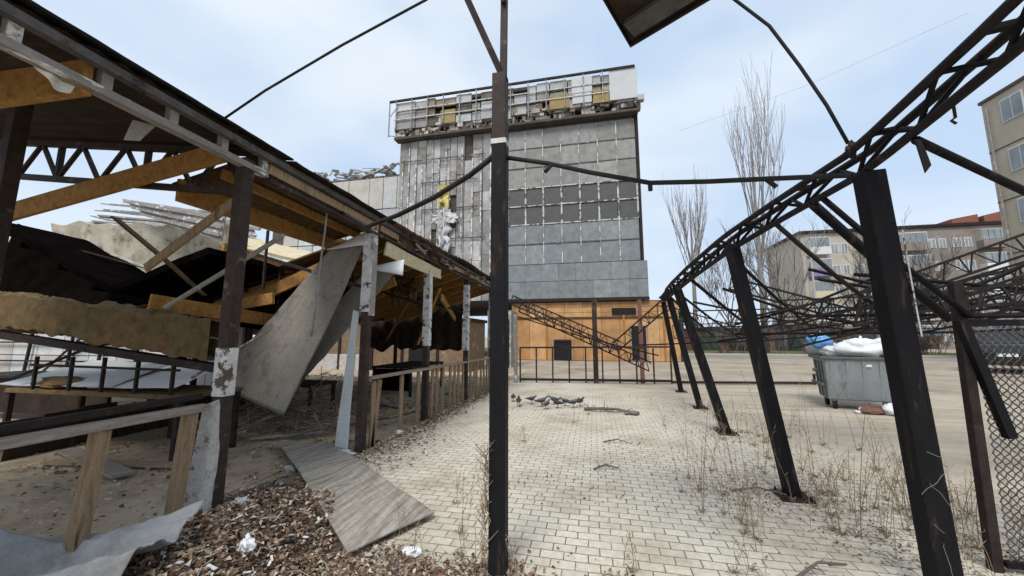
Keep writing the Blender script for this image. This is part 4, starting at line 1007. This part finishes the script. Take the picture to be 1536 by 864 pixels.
for (a,c,z0,z1) in [(-2.7,-1.25,18.0,19.1),(.4,1.5,18.05,19.0),(-11.2,-10,18.0,19.1)]:
    o=MB(); o.box(a,c,FY-.71,FY-.67,z0,z1); o.build('parapet_panel', M['ochre'], tb)
o=MB(); o.bar((-15.6,FY-.75,20.38),(3.3,FY-.75,20.45),.12,.16); o.build('roof_edge', M['rust'], tb)
o=MB(); o.box(-15.2,3.4,FY-.4,43.9,20.02,20.3); o.build('roof', M['core'], tb)
o=MB(); o.bar((-15.6,FY-.75,17.4),(-15.6,FY-.75,20.4),.07,.07); o.bar((-15.6,FY-.75,17.5),(-15.0,FY-.5,17.5),.06,.06); o.bar((-15.6,FY-.75,19),(-15,FY-.5,20.2),.05,.05); o.build('roof_frame', M['greypeel'], tb)
for i in range(14):
    x=-15+i*1.34
    if x>1.3: break
    o=MB(); o.bar((x,FY-.78,18),(x,FY-.78,20.35),.07,.07); o.build('parapet_stud', M['greypeel'], tb)
for z in (18.77,19.52):
    o=MB(); o.bar((-15.2,FY-.74,z),(1.4,FY-.74,z),.06,.07); o.build('parapet_rail', M['peel'], tb)
# torn sheet on facade
t=thing('torn_foil',(-10.8,25.8,8.4),'torn white and yellow sheet hanging on the weathered part of the grey building','sheet')
def tfoil(x0,x1,z0,z1,y):
    return MB().sheet(lambda u,v:(x0+(x1-x0)*u+.45*mnoise.noise(V((v*7+x0,u*2,z0)))*(1.2-v), y-.2*math.sin(u*9+v*3)-.15*v, z0+(z1-z0)*v+(.6*mnoise.noise(V((u*6,v,z0)))+.3*mnoise.noise(V((u*17,v,z0))))*(1.1-v)),24,24,.015)
tfoil(-11.7,-9.9,10.1,10.9,25.65).build('foil', M['dirtywhite'], t); tfoil(-11.2,-10.4,7.9,11.2,25.6).build('foil', M['dirtywhite'], t)
tfoil(-11.3,-10.6,11.1,13.2,25.72).build('foil', M['yellow'], t)
# left wing building
wg=thing('low_building',(-22,30,0),'lower pale damaged building left of the tall grey one','building')
o=MB(); o.box(-30,-15.3,29.3,42,0,16.2); o.build('wall', M['core'], wg)
o=MB(); random.seed(8)
x=-30
while x<-15.6:
    w=random.uniform(1.2,2.2)
    for z in (1,4,7,10,13):
        if random.random()<.93: o.box(x+.03,min(x+w-.03,-15.35),29.12+random.random()*.08,29.28,z+.04,z+2.95)
    x+=w
o.build('panel_cladding', M['wing'], wg)
o=MB()
for _ in range(170):
    x=random.uniform(-29.5,-15.8); z=15.9+random.random()*1.5
    o.bar((x,29.1+random.random()*2,z),(x+random.uniform(-1.2,1.2),29.1+random.random()*2,z+random.uniform(-.3,.5)),random.uniform(.1,.6),.05)
o.build('torn_roof', M['wing'], wg)
# plywood hoarding
ph=thing('plywood_hoarding',(-1,25.8,0),'orange plywood hoarding under the tall grey building','hoarding')
o=MB(); random.seed(6)
x=-5.6
while x<4.6:
    w=1.22
    o.box(x+.01,x+w-.01,FY-.12,FY-.06,.02,2.85)
    for z in (2.9,3.25,3.6): o.box(x+.01,x+w-.01,FY-.12,FY-.06,z,z+.33)
    x+=w
o.build('panels', M['ply'], ph)
for x_ in (-5.55,-3.2,.1,1.95,4.45):
    o=MB(); o.box(x_-.06,x_+.06,FY-.19,FY-.121,.03,3.9); o.build('batten', M['osb'], ph)
for z_ in (2.87,):
    o=MB(); o.box(-5.6,4.55,FY-.175,FY-.122,z_-.06,z_+.06); o.build('batten', M['osbdark'], ph)
for (a_,c_,z_) in ((-2.82,-2.7,1.4),(-1.5,-1.38,1.4),(2.28,2.4,2.4),(3.3,3.42,2.4)):
    o=MB(); o.box(a_,c_,FY-.26,FY-.2,.02,z_); o.build('door_frame', M['wood'], ph)
o=MB(); o.box(-5.7,4.6,FY-.05,FY+.05,0,4.0); o.build('frame', M['core'], ph)
for (a,c,z0,z1) in [(-2.7,-1.5,.05,1.25),(2.4,3.3,.1,2.3)]:
    o=MB(); o.box(a,c,FY-.2,FY-.13,z0,z1); o.build('opening', M['blackhole'], ph)
o=MB(); o.box(1.2,2.75,FY-.2,FY-.14,3.05,3.5); o.build('dark_board', M['blackhole'], ph)
o=MB(); o.box(-2.75,-1.45,FY-.24,FY-.201,1.25,1.4); o.build('lintel', M['rust'], ph)
o=MB(); o.box(-5.2,-3.4,FY-.6,FY-.25,0,3.3); 
t=thing('dark_doorway',(-4.8,20,0),'narrow dark shed doorway beside the end of the slatted fence','shed')
o=MB(); o.box(-5.6,-4.3,19.5,21,0,3.0); o.build('wall', M['greypeel'], t)
o=MB(); o.box(-5.0,-4.4,19.45,19.498,0,2.5); o.build('door', M['blackhole'], t)
# green kiosk
t=thing('green_kiosk',(5.2,27,0),'narrow dark green kiosk beside the end of the orange plywood hoarding','kiosk')
o=MB(); o.box(4.66,5.7,26.1,29,0,3.1); o.build('wall', M['green'], t)
o=MB(); o.box(4.62,5.8,25.9,29.2,3.102,3.25); o.build('roof', M['rust'], t)
o=MB(); o.box(4.85,5.5,26.05,26.098,1.3,2.2); o.build('window', M['winlight'], t)

# ------------------------------------------------------------------ apartment blocks
def window(root, x,y,z,w,h, axis='x', mm='winlight', fr='wframe'):
    o=MB()
    if axis=='x':
        o.box(x-w/2,x+w/2,y-.06,y-.002,z,z+h); f=o.build('window', M[fr], root)
        o=MB()
        k_=2 if w<1.4 else 3
        for i in range(k_):
            a=x-w/2+.07+i*(w-.07)/k_; o.box(a,a+(w-.07)/k_-.07,y-.075,y-.061,z+.07,z+h-.07)
    else:
        o.box(x-.06,x-.002,y-w/2,y+w/2,z,z+h); f=o.build('window', M[fr], root)
        o=MB()
        for i in range(2):
            a=y-w/2+.07+i*(w-.07)/2; o.box(x-.075,x-.061,a,a+(w-.07)/2-.07,z+.07,z+h-.07)
    o.build('pane', M[mm], f); return f
ab=thing('apartment_block',(40,60,0),'long five-storey apartment block with mixed balconies behind the fallen trusses','apartment block')
o=MB(); o.box(29.4,56,60,71,0,16.2); o.build('wall', M['apt'], ab)
o=MB(); o.box(36.3,56.02,59.9,59.98,0,16.15); o.build('grey_facing', M['aptgrey'], ab)
o=MB(); o.box(29.1,56.3,59.6,71.4,16.2,16.6); o.build('roof', M['rust'], ab)
random.seed(14)
for i in range(9):
    x=31.2+i*2.8
    for f in range(5):
        z=.9+f*3.1
        if i in (0,3,4,7):
            t_=MB(); t_.box(x-1.3,x+1.3,58.9,59.99,z-.3,z+.75); mm=random.choice(['aptgrey','apt','aptgrey','wframe','apt','kiosk'])
            if i==0: mm={4:'wframe',3:'purple',2:'yellowish',1:'wframe',0:'apt'}[f]
            p=t_.build('balcony', M[mm], ab)
            g=MB(); 
            for q in range(4): g.box(x-1.25+q*.63,x-1.25+q*.63+.56,58.95,59.02,z+.82,z+2.1)
            g.build('glazing', M['winlight'], p)
            g=MB(); g.box(x-1.3,x+1.3,59.03,59.98,z+.751,z+2.2); g.build('enclosure', M['wframe' if random.random()<.7 else 'apt'], p)
        else:
            window(ab,x-.55,60 if x<36.3 else 59.9,z+.1,.95,1.25,'x'); window(ab,x+.65,60 if x<36.3 else 59.9,z+.1,.8,1.25,'x')
for i,(x,w,h) in enumerate([(50.4,3.0,1.7),(53.9,2.7,2.1)]):
    o=MB(); 
    o.add([(x-w/2,62,16.61),(x+w/2,62,16.61),(x+w/2,66,16.61),(x-w/2,66,16.61),(x-w/2,62,16.6+h*.7),(x+w/2,62,16.6+h),(x+w/2,66,16.6+h),(x-w/2,66,16.6+h*.7)],[(3,2,1,0),(4,5,6,7),(0,1,5,4),(1,2,6,5),(2,3,7,6),(3,0,4,7)])
    o.build('roof_brick_stack', M['redbrick'], ab)
a2=thing('apartment_block',(32,18,0),'beige apartment block cut off by the upper right edge of the picture','apartment block')
o=MB(); o.box(26.3,38,4,30,0,17.3); o.build('wall', M['apt2'], a2)
o=MB(); o.box(26.2,38.1,3.9,30.1,17.3,17.5); o.build('roof', M['core'], a2)
for y in (28.2,24.8,21.4):
    for f in range(5): window(a2,26.3,y,.9+f*3.3+1.2,1.3,1.5,'y')
o=MB()
for f in range(1,5): o.box(26.27,26.298,4,30,f*3.45-.03,f*3.45+.03)
o.build('panel_joint', M['core'], a2)
o=MB(); o.tube([(26.15,29.6,16.8),(26.15,29.6,.2)],.06,8); o.build('drainpipe', M['greypeel'], a2)

# garages and low walls beyond the road
for i,(x,w,y,h,mm,l) in enumerate([(11,6,46,2.4,'kiosk','low rust-red garage beyond the road, left of the poplar'),(19,7,47,2.6,'kiosk','low brown garage beyond the road behind the waste bin'),(27,6,48,2.3,'concrete','pale low garage beyond the road, beside the brown one')]):
    t=thing('garage',(x+w/2,y,0),l,'garage','garages beyond the road')
    o=MB(); o.box(x,x+w,y,y+5,0,h); o.build('wall', M[mm], t)
    o=MB(); o.box(x-.2,x+w+.2,y-.3,y+5.2,h+.002,h+.18); o.build('roof', M['rust'], t)
    for k_ in range(2):
        o=MB(); o.box(x+.5+k_*(w/2),x+w/2-.3+k_*(w/2),y-.06,y-.003,0,h-.35); o.build('door', M['rust' if k_ else 'green'], t)
# ------------------------------------------------------------------ bare trees
def grow(mb, p, d, L, r, depth, up, spread, seg=4, twig=.01):
    pts=[p.copy()]; q=p.copy(); dd=d.copy()
    for i in range(seg):
        dd=(dd+V((random.gauss(0,.07),random.gauss(0,.07),up))).normalized(); q=q+dd*L/seg; pts.append(q.copy())
    mb.tube(pts,r,5 if r>.04 else 3,max(twig,r*.45),cap=False)
    if depth==0: return
    for k_ in range(4 if depth>1 else 5):
        i=random.uniform(.25,1); idx=min(seg-1,int(i*seg)); b=pts[idx].lerp(pts[idx+1],i*seg-idx)
        a=random.uniform(0,6.28); s=random.uniform(.6,1)*spread
        nd=(dd+V((math.cos(a)*s,math.sin(a)*s,random.uniform(-.1,.3)))).normalized()
        grow(mb,b,nd,L*random.uniform(.45,.7),max(twig,r*.5),depth-1,up,spread,3,twig)
def tree(x,y,h,label,seed,kind,mm='tree',cat='tree'):
    random.seed(seed)
    t=thing('bare_tree',(x,y,0),label,cat)
    tr=MB(); cr=MB()
    if kind=='poplar':
        tr.tube([(x,y,0),(x+.15,y,h*.3),(x+.2,y,h*.6),(x+.3,y,h*.98)],.34,8,.05); tr.build('trunk', M[mm], t, smooth=True)
        for i in range(11):
            z=h*random.uniform(.28,.6); a=random.uniform(0,6.28); 
            d=V((math.cos(a)*.2,math.sin(a)*.2,1)).normalized()
            grow(cr,V((x+.15,y,z)),V((math.cos(a)*.3,math.sin(a)*.3,1)).normalized(),(h-z)*random.uniform(.55,.85),.07,2,.3,.27,5,.012)
    else:
        tr.tube([(x,y,0),(x+.1,y,h*.15),(x,y,h*.35)],h*.016,8,h*.011); tr.build('trunk', M[mm], t, smooth=True)
        for i in range(9):
            a=random.uniform(0,6.28); z=h*random.uniform(.15,.36)
            grow(cr,V((x,y,z)),V((math.cos(a)*.6,math.sin(a)*.6,1)).normalized(),h*random.uniform(.4,.62),h*.007,3,.12,.6,4,.014)
    cr.build('crown', M[mm], t)
tree(16.6,42,24.5,'tall bare poplar with upswept shoots, rising above the leaning frame',1,'poplar')
tree(12.2,50,19.5,'bare pale poplar, smaller and farther back than the tall one',2,'poplar')
tree(20.5,47,13,'bushy bare grey tree before the gable of the apartment block',3,'round')
tree(17.0,52,11,'low bare tree just behind the trunk of the tall poplar',4,'round')
tree(29,46,9.5,'bare dark tree in front of the apartment balconies',5,'round','shrub')
tree(35,50,9.5,'thin bare tree before the right half of the apartment block',6,'round','shrub')
for i,(x,y,h,l) in enumerate([(12.5,39.5,2.6,'leafless shrub on the verge below the smaller poplar'),(16,40,3.0,'leafless shrub at the foot of the tall poplar'),(19.5,39,2.8,'leafless shrub on the verge before the brown garage'),(23.5,40,3.2,'leafless shrub on the verge behind the waste bin'),(28,39.5,2.6,'leafless shrub on the verge behind the thickest leaning post'),(33,40,2.8,'leafless shrub on the verge above the parked car')]):
    random.seed(40+i); o=MB()
    for _ in range(34):
        a=random.uniform(0,6.28); grow(o,V((x+random.gauss(0,.7),y+random.gauss(0,.5),0)),V((math.cos(a)*.5,math.sin(a)*.5,1)).normalized(),h*random.uniform(.4,.8),.025,2,.05,.7,3,.012)
    tag(o.build('bare_shrub', M['shrub']),l,'shrub','leafless shrubs on the verge')
# light pole
o=MB(); o.tube([(20.3,40,0),(20.3,40,10.5)],.13,10,.08); tag(o.build('utility_pole', M['concrete']),'plain concrete utility pole before the apartment gable','pole')

# ------------------------------------------------------------------ parked car
c=thing('parked_car',(18.95,22.5,0),'dark parked car seen from behind through the mesh panel','car')
def cc(mb,name,mm,par=None,**k):
    o=mb.build(name, M[mm], None, origin=(0,0,0), **k); o.parent=par or c; return o
o=MB(); prof=[(-2.2,.45),(-2.28,.8),(-2.22,1.1),(-1.95,1.68),(-1.4,1.76),(.2,1.74),(1.0,1.2),(2.05,1.02),(2.2,.75),(2.15,.42),(1.6,.3),(-1.8,.3)]
n=len(prof)
for s,k_ in ((-1,.8),(-1,.9),(1,.9),(1,.8)): pass
def ring(xh): return [V((xh*(.82 if z>1.5 else (.93 if z>1.15 else 1.0)),y,z)) for y,z in prof]
o.v=ring(-.9)+ring(.9); o.f=[tuple(range(n))[::-1],tuple(range(n,2*n))]+[(i,(i+1)%n,(i+1)%n+n,i+n) for i in range(n)]
cc(o,'body','carblue',bevel=.05)
o=MB(); o.hexa([(-.72,-2.21,1.16),(.72,-2.21,1.16),(.72,-2.2,1.16),(-.72,-2.2,1.16),(-.64,-2.02,1.62),(.64,-2.02,1.62),(.64,-1.98,1.62),(-.64,-1.98,1.62)]); cc(o,'rear_window','glass')
for s in (-1,1):
    o=MB(); o.hexa([(s*.86,-1.8,1.18),(s*.86,.75,1.18),(s*.84,.75,1.18),(s*.84,-1.8,1.18),(s*.775,-1.6,1.62),(s*.775,.25,1.62),(s*.75,.25,1.62),(s*.75,-1.6,1.62)]); cc(o,'side_window','glass')
    o=MB(); o.box(s*.8-.1,s*.8+.1,-2.31,-2.22,.85,1.14); cc(o,'tail_light','redlamp',bevel=.02)
    for y in (-1.4,1.35):
        o=MB(); o.tube([(s*.72,y,.33),(s*.92,y,.33)],.33,20); w=cc(o,'wheel','rubber')
        o=MB(); o.tube([(s*.9,y,.33),(s*.93,y,.33)],.19,12); cc(o,'rim','bin',w)
o=MB(); o.box(-.26,.26,-2.305,-2.28,.66,.78); cc(o,'number_plate','chrome')
o=MB(); o.box(-.88,.88,-2.36,-2.2,.36,.6); cc(o,'bumper','rubber',bevel=.03)
c.rotation_euler=(0,0,R(-38)); c.scale=(1.08,1.08,1.12)

# ------------------------------------------------------------------ camera, light, sky
cam=bpy.data.cameras.new('camera'); co=bpy.data.objects.new('camera',cam); COL.objects.link(co)
cam.sensor_width=36; cam.lens=560/1536*36; cam.clip_start=.05; cam.clip_end=3000
co.location=(0,0,1.6); co.rotation_euler=(R(90)+math.atan(73/560),0,R(12.3)); S.camera=co
SUN_EL,SUN_AZ=R(54),R(188)      # azimuth clockwise from +Y
sd=bpy.data.lights.new('sun','SUN'); sd.energy=1.5; sd.angle=R(22); sd.color=(1,.965,.91)
so=bpy.data.objects.new('sun',sd); COL.objects.link(so)
dirv=V((math.sin(SUN_AZ)*math.cos(SUN_EL),math.cos(SUN_AZ)*math.cos(SUN_EL),math.sin(SUN_EL)))
so.rotation_euler=dirv.to_track_quat('Z','Y').to_euler(); so.location=(0,0,60)
w=bpy.data.worlds.new('World'); S.world=w; w.use_nodes=True; nt=w.node_tree
bg=nt.nodes['Background']; bg.inputs['Strength'].default_value=.12
sky=nt.nodes.new('ShaderNodeTexSky'); sky.sky_type='NISHITA'; sky.sun_disc=False; sky.sun_elevation=SUN_EL; sky.sun_rotation=SUN_AZ; sky.dust_density=2.5; sky.air_density=1.0
tc=nt.nodes.new('ShaderNodeTexCoord'); mp=nt.nodes.new('ShaderNodeMapping'); mp.inputs['Scale'].default_value=(1,1,2.2); mp.inputs['Location'].default_value=(.35,.1,.2)
nt.links.new(tc.outputs['Generated'],mp.inputs[0])
n1=noise(nt,mp.outputs[0],1.3,3.5,.5)
cl=ramp(nt,n1,[(.3,(.82,.82,.82)),(.65,(.97,.97,.97))])
n2=noise(nt,mp.outputs[0],2.0,3.5,.5)
cc_=ramp(nt,n2,[(.36,(2.4,3.0,3.8)),(.66,(3.55,3.85,4.15))])
c=mixc(nt,cl,sky.outputs[0],cc_)
nt.links.new(c,bg.inputs['Color'])
S.view_settings.view_transform='Standard'; S.view_settings.look='None'; S.view_settings.exposure=1.05; S.view_settings.gamma=1
S.render.engine='CYCLES'
